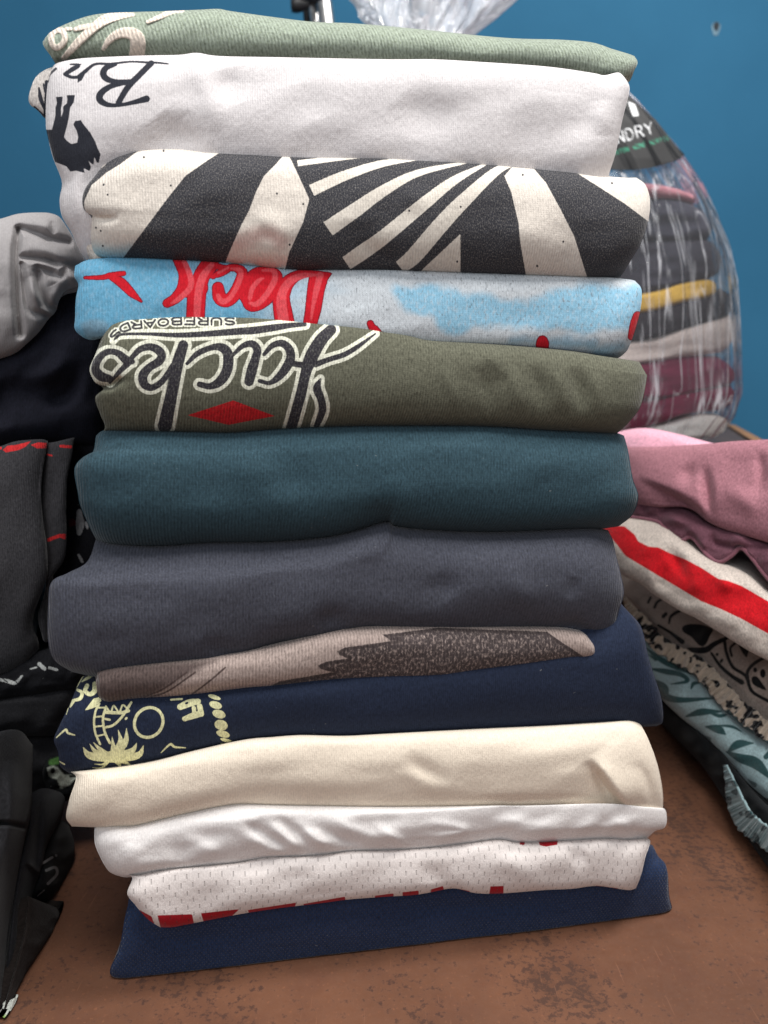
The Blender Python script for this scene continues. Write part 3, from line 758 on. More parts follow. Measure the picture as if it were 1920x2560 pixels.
garment('folded_shirt', [(205,1692),(228,1684),(300,1690),(500,1690),(800,1660),(1200,1600),(1420,1540),(1530,1500),(1562,1520)], S_cream_top[:-2] + [(1600,1817),(1643,1815)],
        [(192,1717),(174,1762),(141,1829),(135,1853),(145,1880),(150,1915)], [(1602,1566),(1620,1637),(1634,1684),(1654,1747),(1658,1802)], m, off=.008, bt=.036, bb=.013, el=.010, er=.008, n=2.2,
        nu=640, nv=150, prints={'ink': pm_sdf}, seed=15, wr=(.0010, 300, 140), label='navy blue t-shirt with pale yellow palm tree print at its left end', cat='shirt', group=STK)
m = fabric('taupe_tee_cloth', alb((162, 146, 139)), rib=.0016, ribc=.28, ribh=.4, prints=[pr('body', alb((74, 66, 66)), wear=.85, wearscale=700, jag=3), pr('edge', alb((62, 54, 54)), edge=2.5, op=.8, jag=4),
        pr('dark', alb((74, 62, 60)), edge=14, op=.92, jag=5), pr('lines', alb((66, 52, 50)), edge=1.5, op=.9)], mottle=.06)
garment('folded_shirt', [(238,1690),(280,1660),(600,1625),(900,1560),(1300,1560),(1440,1570),(1478,1600)], S_taupe_bot, [(241,1715),(245,1738)], [(1484,1610),(1487,1634)], m, off=.010, bt=.020, bb=.012,
        el=.006, er=.006, nu=520, nv=100, prints={'body': tp, 'edge': tp_edge, 'dark': tpd, 'lines': tpl}, seed=16, wr=(.0008, 260, 80), label='thin taupe t-shirt with dark sketchy print, wedged beneath the grey shirt', cat='shirt', group=STK)
m = fabric('grey_tee_cloth', alb((80, 82, 92), .84), rib=.00155, ribc=.15, ribh=.4, heather=alb((70, 74, 92)), heat=.15, mottle=.06, sheen=.2)
def rel_grey(X, Y):
    return crease(X, Y, [(790, 1570), (830, 1545), (880, 1560)], 24, -.003) + crease(X, Y, [(500, 1600), (560, 1625), (620, 1640)], 22, -.0022) + crease(X, Y, [(1500, 1595), (1440, 1560), (1380, 1570)], 14, -.0026) \
        + crease(X, Y, [(1280, 1400), (1300, 1480), (1360, 1520)], 34, .0018) + crease(X, Y, [(1090, 1430), (1130, 1500)], 40, -.0014) + crease(X, Y, [(1440, 1440), (1420, 1500)], 20, -.0012) + crease(X, Y, [(160, 1470), (300, 1430)], 40, .0012)
garment('folded_shirt', up(S_grey_top, -3), S_grey_bot, [(218,1404),(170,1432),(128,1456),(120,1520),(120,1601),(135,1650)], [(1532,1350),(1540,1387),(1553,1439),(1560,1485),(1545,1537),(1541,1589)], m, off=.012, bt=.026, bb=.026,
        el=.024, er=.018, nu=380, nv=100, relief=rel_grey, seed=17, wr=(.0014, 220, 130), label='charcoal grey ribbed-knit t-shirt below the dark teal shirt', cat='shirt', group=STK)
m = fabric('teal_tee_cloth', alb((56, 80, 90), .88), rib=.00155, ribc=.16, ribh=.4, skew=-.04, heather=alb((64, 92, 110)), heat=.12, mottle=.06, sheen=.2)
def rel_teal(X, Y):
    return crease(X, Y, [(560, 1110), (640, 1190), (720, 1290)], 60, .0020) + crease(X, Y, [(700, 1110), (740, 1200), (800, 1290)], 50, -.0016) + crease(X, Y, [(960, 1190), (1010, 1270), (1080, 1310)], 50, .0016) \
        + crease(X, Y, [(900, 1290), (960, 1285), (1040, 1310)], 24, -.0018) + crease(X, Y, [(1330, 1120), (1380, 1200)], 60, .0012)
garment('folded_shirt', up(S_teal_top, -3), S_grey_top[:-1] + [(1500, 1322), (1546, 1316)], [(232,1130),(206,1144),(186,1173),(194,1230),(201,1265),(222,1315)], [(1570,1126),(1582,1196),(1596,1242),(1580,1288)], m, off=.014,
        bt=.020, bb=.030, el=.026, er=.020, nu=380, nv=100, relief=rel_teal, seed=18, wr=(.0012, 260, 130), label='dark teal ribbed-knit t-shirt in the middle of the stack', cat='shirt', group=STK)
m = fabric('olive_tee_cloth', alb((105, 105, 90), .92), rib=.00135, ribc=.20, ribh=.4, skew=-.08, heather=alb((74, 74, 62)), heat=.22, mottle=.05, sheen=.25,
        prints=[pr('out', alb((226, 226, 208)), edge=1.0, jag=1.4), pr('fill', alb((52, 50, 56)), edge=1.0, jag=1.2, wear=.12), pr('dia', alb((186, 32, 38)), edge=1.0, wear=.15)])
def rel_olive(X, Y):
    r = crease(X, Y, [(240, 966), (275, 968), (300, 950)], 7, -.004, False)
    for i, (x, a) in enumerate(((1130, .0014), (1215, -.0016), (1290, .0016), (1350, -.0016), (1405, .0018), (1450, -.0018), (1490, .0012))):
        r = r + crease(X, Y, [(x - 18, 910), (x, 970), (x + 6, 1040)], 20, a)
    return r + crease(X, Y, [(1200, 870), (1240, 900), (1260, 950)], 22, .0016)
olive = garment('folded_shirt', up(S_olive_top, -4), up(S_teal_top, 2)[1:-1], [(240,882),(227,912),(225,930),(238,956),(258,972),(238,994),(250,1035),(262,1065)], [(1614,933),(1617,945),(1602,1014),(1573,1055)], m, off=.014,
        bt=.011, bb=.019, el=.020, er=.020, nu=800, nv=150, relief=rel_olive, prints={'out': jk_out, 'fill': jk_in, 'dia': ink_dia}, seed=19, wr=(.0006, 240, 140),
        label='olive green t-shirt with upside-down cream-outlined script lettering and red diamond', cat='shirt', group=STK)
m = fabric('sky_tee_cloth', alb((205, 211, 216)), rib=.0013, ribc=.06, ribh=.25, mottle=.05, sheen=.15, fuzz=.13, weave=.05,
        prints=[pr('blue', alb((104, 166, 198)), edge=170, wear=.15, wearscale=500), pr('cloud', alb((150, 200, 226)), edge=14, jag=44, jagscale=70, wear=.45, wearscale=520), pr('cloud2', alb((130, 178, 205)), edge=16, jag=40, jagscale=80, op=.7),
                pr('grey', alb((120, 150, 168)), edge=8, op=.8), pr('worn', alb((120, 124, 130)), edge=4, op=.5), pr('outl', alb((128, 20, 40)), edge=.9), pr('red', alb((206, 30, 44)), edge=.9), pr('hi', alb((226, 84, 92)), edge=2, wear=.35, wearscale=900)])
worn = lambda X, Y: np.where(X > 620, 26 - 52 * np.maximum(0, fbm(X / 3.4, Y / 6.5, 77, 2)) - 0, 30)
garment('folded_shirt', up(S_deck_top, -4), up(S_olive_top, 10)[2:-4] + [(1480, 899), (1540, 898)], [(186,690),(196,712),(190,745),(188,790),(190,828),(235,850)], [(1604,726),(1599,783),(1574,864),(1556,888)], m, off=.006,
        bt=.010, bb=.020, el=.014, er=.012, nu=800, nv=130, seed=20, wr=(.0008, 220, 100),
        prints={'blue': deck_blue, 'cloud': dcl, 'cloud2': dcl2, 'grey': dgrey, 'worn': worn, 'outl': deck_out, 'red': dk, 'hi': dh},
        label='sky blue and white cloud t-shirt with upside-down red brush lettering', cat='shirt', group=STK)
m = fabric('cream_print_tee_cloth', alb((228, 219, 208)), rib=.0013, ribc=.05, ribh=.3, skew=.05, mottle=.03, sheen=.3, fuzz=.11,
        prints=[pr('blue', alb((150, 196, 205)), edge=22, op=.75), pr('pink', alb((222, 180, 172)), edge=20, op=.6), pr('black', alb((54, 55, 61)), edge=1.0, wear=.20, wearscale=1900, jag=2.4),
                pr('white', alb((228, 220, 208)), edge=1.0, jag=3), pr('specks', alb((60, 60, 64)), edge=.8)])
def rel_zb(X, Y):
    return crease(X, Y, [(620, 540), (680, 560), (730, 610)], 24, .0010) + crease(X, Y, [(640, 580), (700, 600)], 20, -.0008) + crease(X, Y, [(890, 600), (960, 640), (1010, 660)], 22, -.0024) + crease(X, Y, [(1000, 470), (1080, 520)], 30, .0014) \
        + crease(X, Y, [(1230, 600), (1330, 590), (1420, 640)], 40, .0014) + crease(X, Y, [(228, 541), (260, 548), (300, 545)], 9, -.0022)
zebra = garment('folded_shirt', up(S_zebra_top, -2), up(S_deck_top, 4)[1:-2] + [(1548, 697)], [(266,399),(236,440),(212,470),(203,500),(208,525),(227,545),(226,580),(228,625)], [(1614,463),(1625,503),(1620,555),(1602,608),(1575,655)], m, off=.012,
        bt=.022, bb=.022, el=.022, er=.020, nu=800, nv=180, relief=rel_zb, seed=21, wr=(.0012, 200, 120), prints={'blue': zblue, 'pink': zpink, 'black': zb, 'white': zw, 'specks': zspk},
        label='cream t-shirt with bold black curving stripes under the white shirt', cat='shirt', group=STK)
garment('folded_sleeve', [(200,512),(215,520),(250,530)], [(226,652),(240,654),(260,655)], [(190,535),(190,560),(205,600)], [(255,600)], fabric('cream_layer_cloth', alb((224, 212, 200)), rib=.0013, ribc=.05, mottle=.03), off=-.004, bt=.004, bb=.004, el=.006, er=0,
        nu=40, nv=60, depth=.1, seed=31, parent=zebra)
m = fabric('white_print_tee_cloth', alb((222, 217, 217)), rib=.0011, ribc=.03, ribh=.22, mottle=.03, sheen=.2, fuzz=.07, prints=[pr('ink', alb((48, 50, 58)), edge=1.0, jag=1.4)])
def rel_w1(X, Y):
    return crease(X, Y, [(480, 150), (520, 230), (540, 330)], 30, .0016) + crease(X, Y, [(400, 280), (440, 330), (520, 350)], 50, -.0026) + crease(X, Y, [(560, 170), (600, 260)], 40, -.0014) + crease(X, Y, [(1010, 230), (1060, 280), (1150, 300)], 60, -.0018) \
        + crease(X, Y, [(1250, 260), (1350, 240), (1480, 260)], 50, .0014) + crease(X, Y, [(760, 200), (800, 300)], 60, -.0012) + crease(X, Y, [(1500, 250), (1510, 340)], 30, .0014)
white1 = garment('folded_shirt', up(S_white_top, -2), [(215,651),(236,648),(262,560),(330,500),(420,470),(600,455),(900,455),(1200,470),(1400,480),(1515,490)], [(120,205),(115,260),(115,316),(119,340),(132,393),(149,436),(155,462),(149,500),(155,541),(177,579),(196,620)],
        [(1573,214),(1571,240),(1556,300),(1540,380),(1522,440)], m, off=.004, bt=.009, bb=.012, el=.022, er=.016, nu=640, nv=180, relief=rel_w1, seed=22, wr=(.0016, 260, 150), prints={'ink': ink_white},
        label='white t-shirt with black script and walking ape-man silhouette at its left end', cat='shirt', group=STK)
garment('folded_sleeve', [(100,182),(118,172),(140,165)], [(95,275),(113,296),(140,300)], [(85,200),(72,240),(76,262)], [(140,240)], fabric('white_sleeve_cloth', alb((205, 198, 192)), rib=.0011, ribc=.03, prints=[pr('ink', alb((48, 50, 58)))]), off=-.012, bt=.006, bb=.006,
        el=.006, er=0, nu=60, nv=60, depth=.1, prints={'ink': ink_lobe}, seed=33, parent=white1)
m = fabric('sage_tee_cloth', alb((154, 164, 149)), rib=.0017, ribc=.24, ribh=.5, skew=.22, heather=alb((118, 128, 104)), heat=.3, mottle=.05, sheen=.35, prints=[pr('ink', alb((226, 212, 198)), edge=.9, jag=1.2)])
garment('folded_shirt', S_sage_top, [(142,166)] + up(S_white_top, 10)[2:-4] + [(1480, 200), (1540, 206), (1572, 205)], [(107,106),(112,120),(128,142)], [(1594,156),(1586,176),(1577,198)], m, off=-.008, bt=.014, bb=.016, el=.014, er=.012, nu=640, nv=90, seed=23,
        wr=(.0008, 240, 100), prints={'ink': ink_sage}, puff=('ink', .0011), label='sage green t-shirt with raised cream lettering on top of the stack', cat='shirt', group=STK)

# ================================================================== LEFT PILE
LG = 'dark clothes of the pile left of the stack'
dark = lambda nm, c, **k: fabric(nm, alb(c, .8), rib=.0012, ribc=.08, ribh=.2, mottle=.10, sheen=.05, **k)
def rel_hood(X, Y):
    lo = hi = np.zeros(X.shape)
    for q, w, a in (([(50,571),(95,583),(130,597),(172,604)],8,-.012),([(46,572),(40,640),(43,750),(50,835)],7,-.016),([(42,642),(80,645),(150,657),(198,668)],7,-.010),([(96,668),(120,678),(152,690),(166,664)],7,-.008),
                    ([(96,680),(98,720),(118,762),(140,775)],8,-.010),([(52,660),(62,730),(75,775),(115,790)],7,-.010),([(70,540),(110,560),(140,570)],14,.006),([(60,615),(120,625),(190,650)],12,.006),([(60,650),(110,660),(140,680)],10,.005),
                    ([(80,690),(85,730),(105,765)],10,.008),([(120,690),(150,705),(140,740),(120,760)],12,.007),([(165,680),(195,705)],8,.006),([(20,560),(20,700),(25,850)],22,.004),([(130,560),(134,600)],6,-.004)):
        c = crease(X, Y, q, w * 1.3, a * .55, a > 0)
        lo = np.minimum(lo, c); hi = np.maximum(hi, c)
    return lo + hi
garment('folded_sweatshirt', [(-60,560),(0,547),(47,534),(100,531),(130,534),(152,546),(180,588),(208,640)], [(-60,910),(0,897),(40,884),(60,858)], [(-60,700)], [(212,655),(192,690),(203,716),(165,728),(148,752),(140,778),(120,800),(90,840)],
        fabric('stone_grey_fleece', alb((164, 160, 160)), rib=.0012, ribc=.02, ribh=.1, mottle=.04, fuzz=.07), plane=LEFT, off=.004, bt=.02, bb=.02, el=0, er=.03, nu=220, nv=240, relief=rel_hood, wr=(.002, 60, 90), seed=41, depth=.22,
        label='rumpled stone grey sweatshirt on top of the left pile', cat='sweatshirt', group=LG)
garment('folded_sweatshirt', [(-60,880),(0,850),(80,800),(130,740),(180,690),(236,690)], [(-60,1130),(60,1118),(150,1108),(250,1120)], [], [(246,800),(250,1000)], dark('black_navy_fleece', (30, 31, 42)), plane=LEFT, off=-.012, bt=.02, bb=.02, el=0, er=.02, nu=140, nv=100,
        wr=(.004, 90, 110), seed=42, relief=lambda X, Y: crease(X, Y, [(40, 960), (130, 930), (160, 880)], 24, .006) + crease(X, Y, [(120, 1010), (180, 980), (200, 900)], 20, -.006), depth=.2,
        label='blue-black sweatshirt squashed between the grey sweatshirt and the charcoal tee', cat='sweatshirt', group=LG)
z2 = (0, 1060, .3165)
redp = Ink().poly([(20,205),(60,172),(130,165),(245,135),(200,180),(150,205),(50,224)], T=z2).poly([(245,165),(300,145),(372,150),(368,190),(290,192)], T=z2).poly([(0, 180), (15, 185), (10, 200), (0, 200)], T=z2)
char = garment('folded_shirt', [(-60,1135),(0,1116),(40,1103),(100,1098),(120,1102)], [(-60,1710),(0,1692),(60,1662),(100,1622)], [(-60,1400)], [(107,1180),(103,1240),(108,1300),(118,1370),(120,1430),(105,1480),(86,1530),(83,1570),(94,1595)],
        fabric('charcoal_tee_cloth', alb((64, 63, 66)), rib=.0012, ribc=.08, mottle=.08, heather=alb((40, 40, 44)), prints=[pr('ink', alb((210, 50, 52)), jag=3)]), plane=LEFT, off=.008, bt=.012, bb=.02, el=0, er=.012, nu=160, nv=220, prints={'ink': redp}, wr=(.0022, 120, 200), seed=43, depth=.2,
        label='thick charcoal tee with red print along its top fold, at the left edge', cat='shirt', group=LG)
redq = Ink().poly([(370,905),(470,868),(525,868),(520,915),(470,897),(375,932)], T=z2).stroke([(375, 242), (410, 250)], 14, T=z2).stroke([(480, 175), (560, 180)], 22, T=z2)
garment('folded_layer', [(112,1108),(140,1104),(186,1093)], [(108,1600),(114,1606),(120,1604)], [(104,1180),(102,1260),(112,1330),(118,1400),(112,1480),(95,1540)], [(180,1140),(168,1200),(166,1290),(167,1340),(160,1400),(126,1450),(120,1500)],
        fabric('charcoal_layer_cloth', alb((62, 61, 64)), rib=.0012, ribc=.08, mottle=.08, prints=[pr('ink', alb((210, 50, 52)), jag=3)]), plane=LEFT, off=-.004, bt=.006, bb=.006, el=.006, er=.010, nu=80, nv=160, prints={'ink': redq}, wr=(.001, 60, 120), seed=44, depth=.16, parent=char)
deepp = Ink().stroke([(625, 690), (632, 790), (625, 860)], [40, 66, 40], T=z2).stroke([(618, 1030), (650, 1085)], [18, 26], T=z2).stroke([(680, 780), (690, 820)], 24, T=z2)
deepr = Ink().poly([(540, 755), (592, 745), (600, 800), (545, 815)], T=z2)
garment('folded_shirt', [(120,660),(200,660),(275,700)], [(110,1640),(180,1660),(262,1660)], [(120,1400)], [(265,1400)], dark('black_print_cloth', (26, 26, 32), prints=[pr('ink', alb((150, 150, 152)), jag=3), pr('red', alb((96, 24, 36)), op=.7)]), plane=LEFT, off=-.030, bt=.01, bb=.01,
        nu=90, nv=160, prints={'ink': deepp, 'red': deepr}, wr=(.002, 60, 80), seed=45, depth=.16, label='black tee with grey-white print glimpsed behind the teal and grey shirts', cat='shirt', group=LG)
prn = Ink().stroke([(-20, 2015), (60, 2030), (120, 2045), (175, 1990)], [20, 30, 26, 14], T=z2).stroke([(240, 1935), (290, 1922)], 12, T=z2).stroke([(310, 1895), (350, 1932)], 30, T=z2).stroke([(390, 1925), (450, 1942)], 22, T=z2)
prb = Ink().stroke([(20, 2010), (60, 2040)], 8, T=z2).stroke([(110, 2020), (140, 2050)], 8, T=z2)
garment('folded_shirt', [(-60,1680),(20,1660),(90,1630),(150,1620),(210,1660)], [(-60,1760),(60,1742),(150,1730),(230,1720)], [], [(225,1690)], dark('black_tee_cloth', (28, 28, 32), prints=[pr('ink', alb((170, 172, 170)), jag=4), pr('cut', alb((28, 28, 32)))]), plane=LEFT, off=-.004, bt=.01, bb=.01, el=0,
        nu=140, nv=50, prints={'ink': prn, 'cut': prb}, wr=(.002, 50, 40), seed=46, depth=.2, label='black tee with scraps of white print, lying under the charcoal tee', cat='shirt', group=LG)
garment('folded_sweatshirt', [(-60,1745),(60,1730),(150,1712),(215,1700)], [(-60,1850),(60,1842),(130,1840),(190,1830)], [], [(205,1760)], dark('black_cloth_plain', (36, 36, 39)), plane=LEFT, off=-.008, bt=.012, bb=.012, el=0, nu=120, nv=50, wr=(.003, 80, 50), seed=47, depth=.2,
        label='plain soft black sweatshirt beside the navy palm print shirt', cat='sweatshirt', group=LG)
garment('folded_sweatshirt', [(-60,1840),(60,1832),(130,1832),(185,1822)], [(-60,2030),(60,2020),(140,2010),(185,1995)], [], [(205,1900)], dark('black_cloth_second', (33, 33, 36)), plane=LEFT, off=-.016, bt=.012, bb=.012, el=0, nu=120, nv=60, wr=(.003, 80, 60), seed=48, depth=.2,
        label='black sweatshirt lower in the left pile, left of the cream shirt', cat='sweatshirt', group=LG)
y3 = (0, 1660, .4069)
gp = Ink().poly([(285,640),(330,620),(400,680),(490,685),(420,745),(370,765),(350,710),(300,690)], T=y3)
gg = Ink().stroke([(320, 605), (365, 590)], 40, T=y3); gk = Ink().ell((325, 655), 14, 18, T=y3).stroke([(430, 690), (480, 690)], 14, T=y3)
garment('folded_shirt', [(112,1900),(150,1890),(215,1890)], [(120,1985),(160,1990),(220,1985)], [(106,1940)], [(225,1940)], dark('black_green_print_cloth', (24, 26, 28), prints=[pr('w', alb((178, 184, 172)), edge=3, jag=8, jagscale=300), pr('g', alb((70, 108, 54)), edge=4, op=.9), pr('k', alb((30, 30, 30)), edge=2)]), plane=LEFT, off=-.012, bt=.004, bb=.004, el=.006, er=.006,
        nu=90, nv=60, prints={'w': gp, 'g': gg, 'k': gk}, wr=(.002, 40, 40), seed=49, depth=.12, label='dark tee with a green and white print patch beside the cream shirt', cat='shirt', group=LG)
jeans = garment('folded_trousers', [(-60,1850),(0,1828),(50,1826),(82,1862)], [(-70,2640),(-30,2640),(8,2640)], [(-60,2200)], [(82,1904),(78,2026),(62,2100),(42,2200),(22,2340),(10,2500)],
        dark('black_denim', (44, 44, 47), heather=alb((34, 34, 38)), heat=.2, weave=.06), plane=LEFT2, off=-.002, bt=.012, bb=.006, el=0, er=.014, nu=120, nv=240, wr=(.0024, 80, 260), seed=50, depth=.16,
        relief=lambda X, Y: crease(X, Y, [(-20, 2058), (30, 2060), (76, 2070)], 5, -.0024, False) + crease(X, Y, [(20, 1900), (30, 2000), (10, 2200)], 26, .004), label='faded black trousers hanging down the near corner of the left pile', cat='trousers', group=LG)
garment('trouser_leg', [(66,1990),(110,1970),(166,1985)], [(-10,2620),(0,2625),(14,2620)], [(70,2050),(50,2150),(20,2340)], [(152,2050),(120,2112),(106,2169),(82,2240),(62,2352),(34,2500)],
        dark('black_denim_leg', (46, 46, 50), heather=alb((34, 34, 38)), heat=.2, weave=.06), plane=LEFT2, off=-.008, bt=.012, bb=.006, el=.006, er=.012, nu=120, nv=240, wr=(.002, 60, 220), seed=51, depth=.14,
        relief=lambda X, Y: crease(X, Y, [(100, 1990), (90, 2150), (50, 2350)], 14, -.003) + crease(X, Y, [(60, 2150), (80, 2165), (100, 2190)], 8, .002), parent=jeans)
inp = Ink().stroke([(255, 1228), (322, 1188)], 15, T=y3).ell((345, 1176), 8, 8, T=y3).stroke([(285, 1268), (338, 1250), (350, 1290), (295, 1350)], 17, T=y3).stroke([(230, 1425), (272, 1390)], 7, T=y3)
garment('folded_shirt', [(110,2060),(150,2050),(172,2062)], [(70,2262),(100,2270),(132,2262)], [(100,2150)], [(186,2110),(182,2165),(160,2210)], dark('black_in_print_cloth', (24, 24, 27), prints=[pr('ink', alb((150, 150, 150)), jag=2)]), plane=LEFT2, off=-.012, bt=.006, bb=.006, el=.006, er=.010,
        nu=110, nv=110, prints={'ink': inp}, wr=(.0012, 60, 60), seed=52, depth=.12, label='black tee with small pale letters hanging beside the black trousers', cat='shirt', group=LG)
garment('folded_shirt', [(70,2240),(110,2256),(140,2268)], [(-20,2620),(0,2622),(12,2610)], [(60,2330),(20,2480)], [(159,2292),(156,2312),(104,2382),(56,2458),(28,2550)], dark('brown_black_cloth', (42, 36, 34)), plane=LEFT2, off=.0, bt=.004, bb=.004, el=.004, er=.008, nu=110, nv=120,
        wr=(.001, 60, 60), seed=53, depth=.12, label='brownish black garment at the foot of the left pile, lying on the table', cat='shirt', group=LG)
garment('care_label', [(30,2500),(38,2494),(46,2502)], [(12,2590),(20,2592),(26,2590)], [(24,2530)], [(46,2520),(30,2550)], fabric('white_satin_label', alb((196, 200, 192)), rib=.001, ribc=.02, prints=[pr('g', alb((130, 160, 90)), edge=3)]), plane=LEFT2, off=.003, bt=.001, bb=.001, el=.001, er=.001, nu=24, nv=40,
        prints={'g': Ink().stroke([(12, 2590), (24, 2560)], 10)}, depth=.004, shrink=.0005, seed=54, wr=(0, 50, 50), fine=0, label='small white care label sticking out at the bottom left corner', cat='label')

# ================================================================== RIGHT PILE
RG = 'clothes of the pile right of the stack'
R6 = (1500, 1060, .2532); R7 = (1500, 1500, .3165)
XT = 2010
garment('folded_blouse', [(1535,1082),(1570,1074),(1605,1070),(1640,1073),(1700,1086),(1760,1102),(1800,1112)], [(1540,1150),(1650,1150),(1800,1150)], [(1530,1110)], [(1805,1125)], fabric('lit_pink_cloth', alb((236, 178, 196)), rib=.0012, ribc=.03, mottle=.03), plane=RUP, off=-.03, bt=.02, bb=.01, nu=120, nv=50,
        wr=(.002, 90, 60), seed=60, depth=.03, label='pale pink piece painting the brightly lit top surface of the right pile', cat='top', group=RG)  # pale colour stands in for strong light on the top surface
def rel_mauve(X, Y):
    return fold_step(X, Y, [(1775, 1305), (1730, 1262), (1680, 1232), (1590, 1192)], 8, .005, 50) + crease(X, Y, [(1762, 1160), (1768, 1230), (1775, 1300)], 14, -.006) + crease(X, Y, [(1700, 1170), (1740, 1200)], 24, -.003) \
        + crease(X, Y, [(1895, 1120), (1905, 1180), (1890, 1240)], 14, -.003) + crease(X, Y, [(1800, 1220), (1860, 1250), (1900, 1300)], 26, .003)
garment('folded_sweatshirt', [(1550,1116),(1650,1116),(1760,1110),(1830,1103),(1925,1098),(XT,1095)], [(1570,1258),(1640,1268),(1720,1271),(1775,1308),(1830,1330),(1920,1357),(XT,1392)], [], [(XT,1250)], fabric('mauve_fleece', alb((172, 120, 130)), rib=.0012, ribc=.03, mottle=.10, heather=alb((160, 104, 116)), heat=.12), plane=RUP, off=.010,
        bt=.008, bb=.014, er=0, nu=240, nv=110, relief=rel_mauve, wr=(.0012, 90, 90), seed=61, depth=.22, label='mauve pink sweatshirt folded over the right pile', cat='sweatshirt', group=RG)
hem = [(1575,1292),(1640,1303),(1660,1318),(1700,1350),(1730,1344),(1770,1390),(1800,1405),(1830,1388),(1852,1370),(1880,1395),(1925,1452),(XT,1540)]
ht = garment('folded_blouse', [(1560,1235),(1700,1255),(1800,1310),(1920,1345),(XT,1372)], hem, [], [(XT,1450)], fabric('plum_cloth', alb((118, 78, 90)), rib=.0012, ribc=.05, mottle=.08), plane=RUP, off=-.002, bt=.02, bb=.004, er=0, nu=240, nv=70, wr=(.003, 60, 50), seed=62, depth=.2,
        relief=lambda X, Y: crease(X, Y, [(1780, 1330), (1790, 1360), (1860, 1370), (1930, 1366)], 10, -.005) + crease(X, Y, [(1660, 1290), (1740, 1320)], 14, .004), label='dark plum top with wavy stitched hem under the mauve sweatshirt', cat='top', group=RG)
def tube(name, pts, rad, mat, nseg=8, bumps=0, **kw):
    P = np.array(pts, float); n_ = len(P)
    T_ = np.gradient(P, axis=0); T_ /= np.linalg.norm(T_, axis=1)[:, None]
    ref = np.array([0, 0, 1.0]); A_ = np.cross(T_, ref); A_ /= np.linalg.norm(A_, axis=1)[:, None] + 1e-9; B_ = np.cross(T_, A_)
    a = np.linspace(0, 2 * math.pi, nseg, endpoint=False)
    rr = np.full(n_, rad) if np.isscalar(rad) else np.array(rad)
    if bumps: rr = rr * (1 + .3 * np.sin(np.arange(n_) * bumps))
    V = P[:, None] + rr[:, None, None] * (np.cos(a)[None, :, None] * A_[:, None] + np.sin(a)[None, :, None] * B_[:, None])
    idx = np.arange(n_ * nseg).reshape(n_, nseg); nx = np.roll(idx, -1, 1)
    q = np.stack([idx[:-1], nx[:-1], nx[1:], idx[1:]], -1).reshape(-1, 4)
    uv = np.stack(np.meshgrid(np.linspace(0, .3, n_), np.linspace(0, .01, nseg), indexing='ij'), -1).reshape(-1, 2)
    return mesh_obj(name, V.reshape(-1, 3), q, mat, uv=uv, **kw)
def on_plane(plane, pts, off):
    q = np.array(pts, float); r = rays(q[:, 0], q[:, 1])
    t = ((plane.P0 - CAM) @ plane.n + off) / (r @ plane.n)
    return CAM + r * t[:, None]
tube('hem', on_plane(RUP, resample(hem, 260), -.0045), .0015, fabric('plum_hem_cloth', alb((140, 92, 104)), rib=.0012, ribc=.1), parent=ht)
band = Ink().poly([(-60,960),(30,1000),(240,1010),(340,1090),(380,1160),(480,1210),(580,1220),(700,1280),(850,1340),(1000,1420),(1170,1530),(1270,1550),(1400,1600),(1659,1750),(2200,1990),(2200,2330),(1659,2070),(1400,1925),(1200,1830),(1000,1750),(800,1632),(600,1512),(400,1392),(250,1302),(170,1195),(60,1060),(-60,1040)], T=R6)
wr_ = garment('folded_shirt', [(1500,1290),(1580,1290),(1660,1310),(1760,1385),(1860,1430),(1920,1480),(XT,1550)], [(1530,1420),(1560,1440),(1600,1460),(1640,1490),(1700,1527),(1740,1546),(1800,1582),(1870,1626),(1920,1652),(XT,1700)], [], [(XT,1620)],
        fabric('white_red_stripe_cloth', alb((206, 194, 184)), rib=.0012, ribc=.04, mottle=.04, prints=[pr('ink', alb((196, 22, 32)), jag=1.5)]), plane=RUP, off=.004, bt=.014, bb=.012, er=0, nu=240, nv=110, prints={'ink': band}, wr=(.0016, 60, 60), seed=63, depth=.22,
        relief=lambda X, Y: crease(X, Y, [(1660, 1370), (1690, 1400), (1730, 1470)], 16, -.003) + crease(X, Y, [(1790, 1430), (1830, 1480)], 18, .003), label='white tee with broad red stripe in the right pile', cat='shirt', group=RG)
gh = Ink()
gh.poly([(650,215),(700,190),(800,195),(890,230),(870,280),(835,350),(790,362),(720,292),(660,255)], T=R7, curve=True)
gh.stroke([(985, 330), (1000, 420), (1050, 530), (1150, 600), (1200, 720), (1330, 800)], 26, T=R7).stroke([(1330, 440), (1220, 500), (1165, 570), (1175, 660)], 26, T=R7)
gh.ell((1226, 552), 16, 20, T=R7).ell((1286, 580), 22, 36, T=R7).poly([(1200,612),(1240,606),(1290,670),(1312,712),(1250,692),(1205,660)], T=R7, curve=True)
gh.stroke([(700, 395), (830, 395), (900, 350), (1000, 300)], [40, 50, 40, 30], T=R7).stroke([(545, 185), (560, 130), (620, 90), (690, 70)], [16, 24, 26, 16], T=R7).stroke([(430, 60), (450, 20), (490, -10)], 22, T=R7).stroke([(380, 20), (400, -20)], 20, T=R7).stroke([(500, 130), (520, 110)], 30, T=R7)
gh.stroke([(880, 420), (950, 520), (1040, 600), (1120, 650)], [20, 26, 30, 40], T=R7).ell((925, 430), 12, 14, T=R7).ell((960, 480), 12, 20, .6, T=R7).poly([(1090,340),(1180,350),(1170,420),(1150,450)], T=R7, curve=True)
gh.stroke([(1040, 440), (1030, 380), (1080, 330)], 20, T=R7).stroke([(460, 200), (560, 260), (650, 330)], [20, 24, 40], T=R7)
gbot = [(1545,1480),(1570,1500),(1600,1535),(1640,1585),(1700,1622),(1755,1660),(1800,1720),(1860,1775),(1925,1812),(XT,1858)]
gcol = alb((176, 160, 150))
